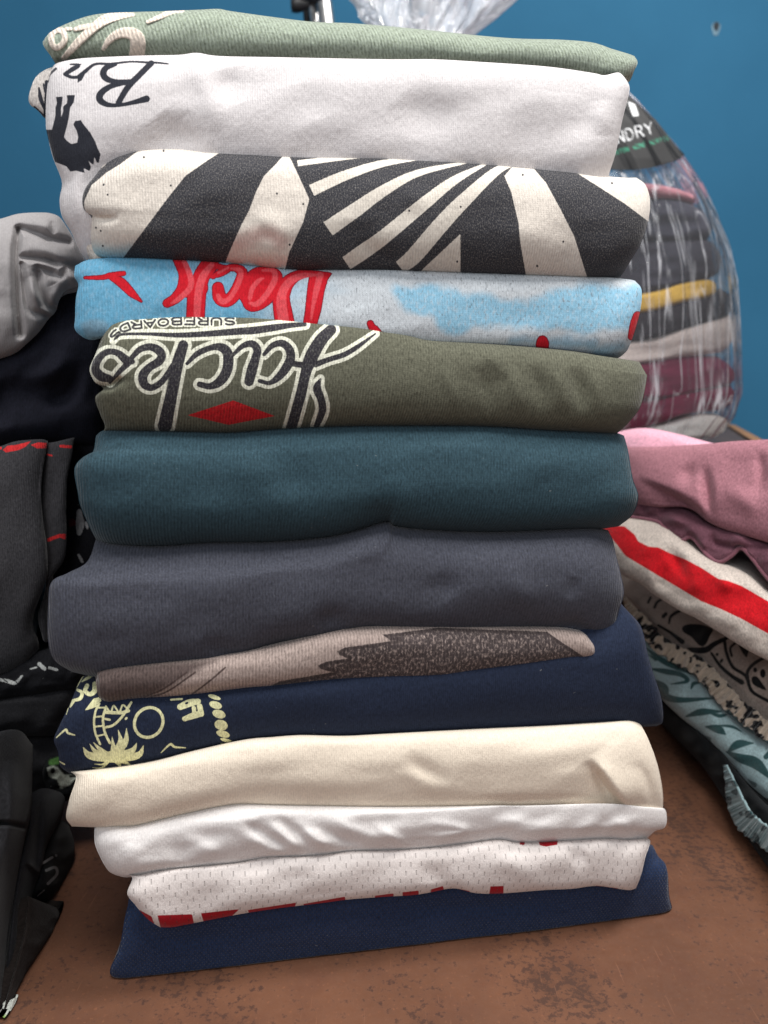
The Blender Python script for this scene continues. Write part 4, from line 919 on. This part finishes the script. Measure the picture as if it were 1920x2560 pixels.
ghost = garment('folded_blouse', [(1520,1380),(1600,1430),(1700,1505),(1800,1560),(1920,1630),(XT,1680)], gbot, [], [(XT,1770)], fabric('ghost_print_cloth', gcol, rib=.001, ribc=.03, mottle=.05, prints=[pr('ink', alb((26, 26, 29)), jag=1.2)], rough=.6), plane=RLO, off=-.004, bt=.016, bb=.006, er=0,
        nu=260, nv=120, prints={'ink': gh}, wr=(.002, 60, 60), seed=64, depth=.2, label='beige and black ghost-print top with a ruffled edge in the right pile', cat='top', group=RG)
def ruffle(name, line, wpx, off, mat, parent, waves, amp, prints=None, seed=0, nu=420, nv=14, rag=.2, plane=None, grow=7):
    plane = plane or RLO
    q = resample(line, nu)
    tg = np.gradient(q, axis=0); tg /= np.linalg.norm(tg, axis=1)[:, None]
    nr = np.stack([-tg[:, 1], tg[:, 0]], -1)
    nr *= np.sign(nr[:, 1])[:, None]
    t = np.linspace(0, 1, nu); s = np.linspace(0, 1, nv)
    ph = waves * 2 * math.pi * (t + .03 * vnoise(t * waves * .45, t * 0, seed + 3))
    wl = np.minimum(1, .15 + t * grow) * wpx * (1 + rag * vnoise(t * waves * 1.3, t * 0 + 2.2, seed))
    X = q[:, 0][None] + nr[:, 0][None] * (s[:, None] - .35) * wl[None] + tg[:, 0][None] * np.sin(ph * .5)[None] * s[:, None] * 2
    Y = q[:, 1][None] + nr[:, 1][None] * (s[:, None] - .35) * wl[None] + tg[:, 1][None] * np.sin(ph * .5)[None] * s[:, None] * 2
    d = off + amp * s[:, None] * (np.sin(ph)[None] + .5 * np.sin(ph * 2.3 + 1)[None]) + .001
    r = rays(X, Y); tt = ((plane.P0 - CAM) @ plane.n + d) / (r @ plane.n)
    W = CAM + r * tt[..., None]; W[..., 2] = np.maximum(W[..., 2], .0015)
    W2 = W - plane.n * .0012
    idx = np.arange(nv * nu).reshape(nv, nu); N_ = nv * nu
    f1 = np.stack([idx[:-1, :-1], idx[1:, :-1], idx[1:, 1:], idx[:-1, 1:]], -1).reshape(-1, 4)
    e = np.stack([idx[-1, :-1], idx[-1, :-1] + N_, idx[-1, 1:] + N_, idx[-1, 1:]], -1)
    e0 = np.stack([idx[0, 1:], idx[0, 1:] + N_, idx[0, :-1] + N_, idx[0, :-1]], -1)
    F_ = np.concatenate([f1, f1[:, ::-1] + N_, e, e0])
    uv = np.stack([np.broadcast_to(t * .6, (nv, nu)), np.broadcast_to(s[:, None] * .01, (nv, nu))], -1).reshape(-1, 2)
    at_ = {}
    for k_, ink in (prints or {}).items():
        v_ = ink(X, Y).ravel(); at_[k_] = np.r_[v_, v_]
    return mesh_obj(name, np.r_[W.reshape(-1, 3), W2.reshape(-1, 3)], F_, mat, uv=np.r_[uv, uv], attrs=at_, parent=parent)
ruffle('ruffled_edge', [(1560,1492),(1585,1530),(1620,1572),(1650,1603),(1700,1634),(1735,1650),(1785,1696),(1830,1748),(1880,1790),(1925,1826),(XT,1880)], 44, .002, fabric('ghost_ruffle_cloth', alb((206, 190, 172)), rib=.001, ribc=.05, prints=[pr('ink', alb((28, 27, 29)), edge=2)]), ghost, 50, .0022,
       prints={'ink': lambda X, Y: 7 - 34 * np.maximum(0, fbm(X / 16, Y / 16, 9, 2))}, seed=5)
garment('folded_shirt', [(1560,1530),(1640,1590),(1720,1640),(1800,1720),(1920,1815),(XT,1870)], [(1580,1640),(1650,1680),(1730,1740),(1800,1810),(1920,1900),(XT,1970)], [], [(XT,1920)], dark('black_right_layer', (18, 19, 22)), plane=RLO, off=-.022, bt=.01, bb=.01, er=0, nu=120, nv=60, wr=(.002, 60, 60), seed=65, depth=.18,
        label='black layer between the ghost-print top and the leaf-print top', cat='shirt', group=RG)  # black layer filling the gap between the two tops
lf = Ink()
for q, w in (([(340,360),(480,470),(620,540),(760,590)],[10,44,36,8]),([(410,545),(520,565),(640,590),(690,640),(560,665)],[18,44,36,30,10]),([(445,640),(500,700),(520,760),(640,790),(900,775)],[24,80,60,46,14]),([(720,700),(740,660),(800,650)],[14,30,10]),
             ([(680,920),(800,885),(960,880)],[14,56,12]),([(850,880),(940,915),(1020,900)],[10,30,10]),([(835,1000),(930,1020),(990,1060)],[12,66,14]),([(930,990),(1040,1000),(1120,1040)],[10,24,8]),([(1010,1200),(1090,1140),(1210,1130)],[14,66,10]),
             ([(1000,1200),(1110,1250),(1230,1290),(1340,1400)],[14,70,90,30]),([(1310,1240),(1350,1210)],[40,60]),([(1170,1420),(1220,1460)],[10,40]),([(380,430),(440,470)],[10,26]),([(760,1060),(860,1100)],[8,40]),([(1250,1560),(1330,1600)],[20,70])):
    lf.stroke(q, w, T=R7)
lbot = [(1625,1700),(1655,1748),(1700,1792),(1760,1842),(1800,1885),(1830,1912),(1870,1962),(1925,2014),(XT,2100)]
leaf = garment('folded_blouse', [(1585,1575),(1640,1610),(1700,1655),(1750,1700),(1800,1762),(1850,1812),(1925,1862),(XT,1920)], lbot, [(1600,1640)], [(XT,2000)], fabric('leaf_print_cloth', alb((164, 190, 194)), rib=.001, ribc=.03, mottle=.04, prints=[pr('ink', alb((52, 84, 86)), jag=1.5)], rough=.6), plane=RLO, off=.004, bt=.016, bb=.014, er=0, el=.02,
        nu=280, nv=120, prints={'ink': lf}, wr=(.002, 70, 60), seed=66, depth=.2, label='pale teal leaf-print top near the bottom of the right pile', cat='top', group=RG)
ruffle('ruffled_edge', [(1812,1912),(1826,1952),(1846,2010),(1872,2052),(1925,2092),(XT,2150)], 52, .011, fabric('leaf_ruffle_cloth', alb((150, 178, 182)), rib=.001, ribc=.05, prints=[pr('ink', alb((48, 76, 80)), edge=3)]), leaf, 34, .0012,
       prints={'ink': lambda X, Y: 9 - 34 * np.maximum(0, fbm(X / 18, Y / 18, 19, 2))}, seed=8, nu=300, rag=.10, plane=RIGHT, grow=2.2)
garment('folded_shirt', [(1610,1680),(1660,1740),(1740,1810),(1800,1870),(1860,1950),(1925,2020),(XT,2100)], [(1640,1795),(1700,1858),(1755,1915),(1805,1990),(1855,2075),(1925,2185),(XT,2310)], [(1622,1740)], [(XT,2200)], dark('black_base_layer', (20, 22, 24)), plane=RIGHT, off=.009, bt=.012, bb=.008, er=0,
        nu=160, nv=70, wr=(.002, 70, 60), seed=67, depth=.2, label='black layer at the base of the right pile, lying on the table', cat='shirt', group=RG)  # black layer along the foot of the pile

# ================================================================== COUNTER, BAG, STAND behind
CT = lambda Y: HC - .032 - (1.6 - Y) * .0177          # its board drops slightly towards the viewer
wood = NT('brown_counter_wood')
tc_ = wood.new('ShaderNodeTexCoord').outputs['Object']
mp = wood.new('ShaderNodeMapping'); mp.inputs['Scale'].default_value = (30, 3, 30); wood.l.new(tc_, mp.inputs[0])
wood.put(wood.bsdf.inputs['Base Color'], wood.mix(wood.ramp(wood.noise(mp.outputs[0], 3, 4), .3, .7), lin((92, 74, 64)), lin((74, 60, 54))))
wood.bsdf.inputs['Roughness'].default_value = .5
tan = plain('tan_edge_wood', lin((158, 116, 76)), .5)
cnt = bpy.data.objects.new('wooden_counter', None); finish(cnt, label='brown wooden counter with tan edge, half hidden behind the right pile', cat='counter')
e1, e0 = at(1832, 1048, 1.6), at(1917, 1100, .95)
def shear(p):      # x follows the slanting right edge, z follows the slope of the board
    k = (p[1] - .95) / .65
    xr = e0[0] + (e1[0] - e0[0]) * k
    return np.array([p[0] + xr if p[0] > -.1 else p[0], p[1], p[2] + (CT(p[1]) if p[2] > -.05 else 0)])
box('board', (-.32, .80, -.02), (-.012, 1.6, 0), wood.m, .002, xf=lambda p: np.array([p[0] if p[0] < -.1 else p[0] + e0[0] + (e1[0] - e0[0]) * (p[1] - .95) / .65, p[1], p[2] + CT(p[1])]), parent=cnt)
box('edge_strip', (-.0115, .80, -.022), (.004, 1.6, .004), tan, .001, xf=lambda p: np.array([p[0] + e0[0] + (e1[0] - e0[0]) * (p[1] - .95) / .65, p[1], p[2] + CT(p[1])]), parent=cnt)
box('cabinet', (-.30, .83, .0005), (.36, 1.58, .218), wood.m, .003, parent=cnt)

# --- clear plastic laundry bag
BX, BY, BD = .052, 1.02, .52
prof = [(1075,138),(1085,150),(1130,160),(1245,166),(1388,192),(1485,218),(1576,260),(1646,334),(1702,404),(1758,493),(1793,563),(1822,643),(1837,723),(1843,850),(1846,985),(1832,1040),(1795,1088),(1720,1106),(1500,1108),(1200,1108)]
pr_ = np.array([at(x, y, BY) for x, y in prof])
pz = np.minimum(np.maximum(pr_[:, 2], CT(BY) + .004), 9); prr = np.maximum(pr_[:, 0] - BX, .012)
pz[-3:] = CT(BY) + .004
def bag_surface(th, k):
    """th: angle (0 = right, -90 deg = towards the camera), k: 0..1 down the profile"""
    kk = k * (len(prof) - 1)
    z = np.interp(kk, np.arange(len(prof)), pz); r = np.interp(kk, np.arange(len(prof)), prr)
    fold = .010 * np.abs(fbm(th * 7 + 1.2 * k, k * 2.2, 91, 3)) + .006 * fbm(th * 16 + .8 * k, k * 3, 92, 2) + .010 * np.sin(th * 9 + 2 * np.sin(k * 4)) * np.exp(-((k - .3) / .22) ** 2)
    fold = fold * np.clip(r / .1, .3, 1) * np.clip((1 - k) * 8, 0, 1)
    r = r + fold - .028 * np.clip(r / .2, 0, 1)
    zz = z + .004 * fbm(th * 5, k * 8, 95, 2) * np.clip((1 - k) * 6, 0, 1) * np.clip(k * 8, 0, 1)
    ct, st_ = np.cos(th), np.sin(th)
    return np.stack([BX + r * np.sign(ct) * np.abs(ct) ** .7, BY + r * BD * np.sign(st_) * np.abs(st_) ** .7, np.maximum(zz, CT(BY + .25) - .0)], -1)
def plastic(name, milky=.035, strong=1.0):
    t = NT(name)
    uvn = t.new('ShaderNodeUVMap'); uvn.uv_map = 'UVMap'
    mp = t.new('ShaderNodeMapping'); mp.inputs['Scale'].default_value = (16, 1.6, 1); t.l.new(uvn.outputs[0], mp.inputs[0])
    n1 = t.noise(mp.outputs[0], 1.6, 4, .6, .8)
    mq = t.new('ShaderNodeMapping'); mq.inputs['Scale'].default_value = (26, 5, 1); mq.inputs['Rotation'].default_value = (0, 0, .12); t.l.new(uvn.outputs[0], mq.inputs[0])
    n2 = t.noise(mq.outputs[0], 1.3, 3, .55, .6)
    ln = lambda n_, w_: t.ramp(t.math('ABSOLUTE', t.math('SUBTRACT', n_, .5)), w_, 0.0)
    line = t.math('MAXIMUM', t.math('MULTIPLY', ln(n1, .030), t.ramp(n2, .40, .60)), t.math('MULTIPLY', ln(n2, .022), t.math('MULTIPLY', t.ramp(n1, .48, .64), .8)))  # thin white lines painted as highlights on the crinkles of the film
    b = t.new('ShaderNodeBump'); b.inputs['Strength'].default_value = 1.0; b.inputs['Distance'].default_value = .010
    t.l.new(t.math('ADD', n1, t.math('MULTIPLY', line, .25)), b.inputs['Height'])
    tr = t.new('ShaderNodeBsdfTransparent'); tr.inputs[0].default_value = (.985, .99, 1, 1)
    gl = t.new('ShaderNodeBsdfGlossy'); gl.inputs['Roughness'].default_value = .16; gl.inputs[0].default_value = (1, 1, 1, 1)
    df = t.new('ShaderNodeBsdfDiffuse'); df.inputs[0].default_value = (.88, .90, .95, 1)
    t.l.new(b.outputs[0], gl.inputs['Normal'])
    fr = t.new('ShaderNodeFresnel'); fr.inputs[0].default_value = 1.38; t.l.new(b.outputs[0], fr.inputs['Normal'])
    m1 = t.new('ShaderNodeMixShader'); m2 = t.new('ShaderNodeMixShader')
    streak = t.math('ADD', t.math('MULTIPLY', line, .46 * strong, clamp=True), milky, clamp=True)
    t.l.new(streak, m1.inputs[0]); t.l.new(tr.outputs[0], m1.inputs[1]); t.l.new(df.outputs[0], m1.inputs[2])
    fc = t.math('MULTIPLY', fr.outputs[0], .8, clamp=True)
    t.l.new(fc, m2.inputs[0]); t.l.new(m1.outputs[0], m2.inputs[1]); t.l.new(gl.outputs[0], m2.inputs[2])
    t.l.new(m2.outputs[0], t.out.inputs[0])
    return t.m
nth, nk = 420, 150
TH, KK = np.meshgrid(np.linspace(0, 2 * math.pi, nth, endpoint=False), np.linspace(0, 1, nk))
W = bag_surface(TH, KK)
idx = np.arange(nth * nk).reshape(nk, nth); nx_ = np.roll(idx, -1, 1)
q = np.stack([idx[:-1], idx[1:], nx_[1:], nx_[:-1]], -1).reshape(-1, 4)
bag = bpy.data.objects.new('laundry_bag', None)
finish(bag, label='clear plastic laundry bag of folded clothes with black label, behind the stack', cat='bag')
mesh_obj('bag_film', W.reshape(-1, 3), q, plastic('clear_plastic_film'), uv=np.stack([TH / 6.283 * 2, KK * .9], -1).reshape(-1, 2), parent=bag)
# gathered neck and flared top
nth2, nk2 = 300, 60
T2, K2_ = np.meshgrid(np.linspace(0, 2 * math.pi, nth2, endpoint=False), np.linspace(0, 1, nk2))
zn0 = pz[0]; fl = .028 + .085 * K2_ ** .8
fl = fl * (1 + .30 * np.sin(T2 * 7 + 3 * K2_) * K2_ + .35 * fbm(T2 * 3, K2_ * 2, 97, 3))
Wn = np.stack([BX - .005 + fl * np.cos(T2) * .98 + .02 * K2_, BY + fl * .7 * np.sin(T2), zn0 - .004 + .12 * K2_ + .02 * K2_ * fbm(T2 * 2, K2_ * 0, 98, 2)], -1)
i2 = np.arange(nth2 * nk2).reshape(nk2, nth2); n2 = np.roll(i2, -1, 1)
q2 = np.stack([i2[:-1], n2[:-1], n2[1:], i2[1:]], -1).reshape(-1, 4)
mesh_obj('gathered_neck', Wn.reshape(-1, 3), q2, plastic('milky_plastic_film', .45, 1.6), uv=np.stack([T2 / 6.283 * .6, K2_ * .3], -1).reshape(-1, 2), parent=bag)
# label: printed patch lying on the film
TH3, K3 = np.meshgrid(np.linspace(math.radians(-100), math.radians(20), 420), np.linspace(.12, .60, 260))
W3 = bag_surface(TH3, K3)
W3[..., :2] += np.stack([np.cos(TH3), np.sin(TH3) / BD], -1) * .0025
LX, LY = project(W3)
Z4 = (1500, 200, .2532)
lab = Ink().poly([(1380,180),(1480,205),(1570,238),(1640,300),(1690,365),(1712,386),(1698,398),(1677,406),(1627,420),(1576,426),(1525,424),(1450,415),(1380,400)], curve=False)
ltw = Ink().text('LAUNDRY C', [(-110, 705), (300, 590), (750, 462)], 112, 14, .74, T=Z4)
ltw.poly([(275, 210), (325, 360), (385, 352), (345, 240)], T=Z4)
ltg = Ink().text('HOUSTON HOME SERVICES', [(70, 765), (420, 665), (760, 570)], 48, 7.5, .70, T=Z4)
lm = NT('black_label_print')
def fac(attr, e):
    a = lm.new('ShaderNodeAttribute'); a.attribute_name = attr
    return lm.ramp(a.outputs['Fac'], e, -e)
c_ = lm.mix(fac('green', 1.0), lin((22, 23, 25)), lin((44, 140, 110)))
c_ = lm.mix(fac('white', 1.2), c_, lin((235, 236, 238)))
nz = lm.noise(lm.new('ShaderNodeTexCoord').outputs['Object'], 40, 2)
lm.put(lm.bsdf.inputs['Base Color'], lm.mix(lm.ramp(nz, .4, .8, 0, .15), c_, (.05, .05, .055)))
lm.bsdf.inputs['Roughness'].default_value = .5; lm.bsdf.inputs['Specular IOR Level'].default_value = .2
tr_ = lm.new('ShaderNodeBsdfTransparent'); mx_ = lm.new('ShaderNodeMixShader')
lm.l.new(fac('label', 1.0), mx_.inputs[0]); lm.l.new(tr_.outputs[0], mx_.inputs[1]); lm.l.new(lm.bsdf.outputs[0], mx_.inputs[2]); lm.l.new(mx_.outputs[0], lm.out.inputs[0])
ls = lab.sdf(LX, LY)
i3 = np.arange(LX.size).reshape(LX.shape)
q3 = np.stack([i3[:-1, :-1], i3[1:, :-1], i3[1:, 1:], i3[:-1, 1:]], -1).reshape(-1, 4)
keep = (ls.ravel()[q3] < 3).any(1)
nrm = np.cross(W3[1:, :-1] - W3[:-1, :-1], W3[:-1, 1:] - W3[:-1, :-1]).reshape(-1, 3)
view = (CAM - W3[:-1, :-1]).reshape(-1, 3)
out_ = np.stack([np.cos(TH3), np.sin(TH3) / BD, np.zeros_like(TH3)], -1)[:-1, :-1].reshape(-1, 3)
nrm *= np.sign((nrm * out_).sum(1) + 1e-12)[:, None]
keep &= (out_ * view).sum(1) > -.1
kg = keep.reshape(LX.shape[0] - 1, LX.shape[1] - 1); comp = np.zeros(kg.shape, int); sizes = [0]
for sy_, sx_ in zip(*np.nonzero(kg)):                 # keep the largest connected patch only
    if comp[sy_, sx_]: continue
    sizes.append(0); c_id = len(sizes) - 1; todo = [(sy_, sx_)]; comp[sy_, sx_] = c_id
    while todo:
        y_, x_ = todo.pop(); sizes[c_id] += 1
        for y2, x2 in ((y_ + 1, x_), (y_ - 1, x_), (y_, x_ + 1), (y_, x_ - 1)):
            if 0 <= y2 < kg.shape[0] and 0 <= x2 < kg.shape[1] and kg[y2, x2] and not comp[y2, x2]:
                comp[y2, x2] = c_id; todo.append((y2, x2))
keep = (comp == int(np.argmax(sizes))).ravel()
q3 = q3[keep]; used = np.unique(q3); remap = np.full(LX.size, -1); remap[used] = np.arange(len(used))
mesh_obj('label', W3.reshape(-1, 3)[used], remap[q3], lm.m, uv=np.c_[LX.ravel(), LY.ravel()][used] * .0005,
         attrs={'label': ls.ravel()[used], 'white': ltw.sdf(LX, LY).ravel()[used], 'green': ltg.sdf(LX, LY).ravel()[used]}, parent=bag)
# clothes in the bag
BG = 'folded clothes inside the clear bag'
BP = Plane((0, .945, 0), (0, -1, 0))
XL = 860
def bagged(label, top, bot, right, col, seed, cat='clothing', off=0.0, **k):
    return garment('folded_garment', [(XL, top[0][1])] + top, [(XL, bot[0][1])] + bot, [], right, fabric('bagged_cloth_%d' % seed, alb(col), rib=.0016, ribc=.04, mottle=.06), plane=BP, off=off, bt=.012, bb=.012, el=.02, er=.025, nu=160, nv=40, wr=(.003, 120, 40), seed=seed,
                   depth=.10, shrink=.002, label=label, cat=cat, group=BG, **k)
bagged('white towel at the bottom of the clear bag', [(1400,1080),(1560,1078),(1650,1062),(1740,1034),(1785,1034)], [(1400,1098),(1700,1098),(1770,1092)], [(1815,1050),(1808,1080)], (242, 238, 232), 71, 'towel')
bagged('lower burgundy garment in the clear bag, above the white towel', [(1400,1004),(1610,998),(1700,984),(1800,964),(1822,960)], [(1400,1082),(1560,1078),(1650,1058),(1700,1040),(1800,1024)], [(1838,985),(1826,1010)], (124, 34, 66), 72)
bagged('upper burgundy garment in the clear bag, below the beige one', [(1400,916),(1600,906),(1700,890),(1790,889)], [(1400,1008),(1610,1002),(1700,988),(1800,968)], [(1822,912),(1838,935),(1828,958)], (128, 36, 70), 73)
bagged('off-white garment in the clear bag between black and burgundy', [(1400,866),(1600,850),(1700,822),(1800,792),(1822,782)], [(1400,922),(1600,908),(1700,893),(1800,882)], [(1834,820),(1826,860)], (212, 198, 190), 74)
bagged('black garment in the clear bag below the yellow one', [(1400,796),(1600,774),(1700,752),(1775,742),(1800,720)], [(1400,868),(1600,853),(1700,826),(1800,796)], [(1830,745),(1826,780)], (40, 36, 42), 75)
bagged('mustard yellow garment in the clear bag', [(1400,748),(1600,733),(1700,706),(1755,695)], [(1400,806),(1600,786),(1700,760),(1768,748)], [(1786,706),(1788,730)], (206, 166, 74), 76)
bagged('lower charcoal garment in the clear bag above the yellow one', [(1400,600),(1650,598),(1760,600),(1785,610)], [(1400,752),(1600,738),(1700,712),(1770,698)], [(1800,640),(1796,680)], (56, 55, 64), 77)
bagged('upper dark grey garment in the clear bag under the pink one', [(1400,498),(1650,494),(1720,508),(1760,530)], [(1400,604),(1650,602),(1765,604)], [(1780,570)], (66, 66, 78), 78)
bagged('pink garment at the top of the clear bag', [(1400,448),(1600,458),(1660,464),(1700,474)], [(1400,502),(1650,498),(1735,510)], [(1735,490)], (206, 140, 150), 79)

# --- chrome and black stand leaning behind the stack
st = bpy.data.objects.new('tripod_stand', None); finish(st, label='black and chrome tripod leg showing above the sage shirt', cat='tripod')
chrome = plain('brushed_chrome', (.72, .70, .68), .28, 1.0, 200, .06); blackp = plain('black_plastic', (.02, .02, .022), .45, 0)
YS = 1.25
def leg(x0, y0, x1, y1, Y=YS): return np.array([at(x0 + (x1 - x0) * k, y0 + (y1 - y0) * k, Y) for k in np.linspace(0, 1, 12)])
zb_ = 1000
tube('leg', leg(812, 10, 940, zb_), .0125, chrome, 20, parent=st)
tube('leg', leg(784, 12, 900, zb_, YS + .03), .008, chrome, 16, parent=st)
tube('leg', leg(768, 8, 850, zb_, YS + .05), .008, blackp, 16, parent=st)
ca, cb = at(758, -90, YS), at(816, -8, YS)
box('clamp', (ca[0], YS - .024, cb[2]), (cb[0], YS + .06, ca[2]), blackp, .006, parent=st)
tube('centre_pole', leg(790, -40, 778, -330), .014, chrome, 20, parent=st)
kn = at(741, 12, YS)
tube('knob', np.array([kn + np.array([d, 0, 0]) for d in (-.008, -.0075, 0, .0055, .0195)]), [.001, .010, .011, .010, .005], blackp, 16, parent=st)

# --- plugged screw hole in the wall
hc_ = at(1790, 68, WALL_Y)
hole = bpy.data.objects.new('screw_hole', None); finish(hole, label='small chipped screw hole in the blue wall, upper right', cat='hole')
a = np.linspace(0, 2 * math.pi, 28, endpoint=False)
def disc(name, rx, rz, y, mat, cz=0.0):
    V = [np.array([hc_[0], WALL_Y - y, hc_[2] + cz])]
    V += [np.array([hc_[0] + rx * math.cos(t) * (1 + .15 * math.sin(3 * t)), WALL_Y - y * .5, hc_[2] + cz + rz * math.sin(t)]) for t in a]
    tri = [(0, 1 + (i + 1) % 28, 1 + i) for i in range(28)]
    return mesh_obj(name, V, tri, mat, parent=hole)
disc('plaster_rim', .0085, .013, .0012, plain('grey_plaster', (.14, .24, .31), .8), -.003)
disc('recess', .0055, .0085, .0026, plain('dark_recess', (.02, .03, .04), .8), .001)
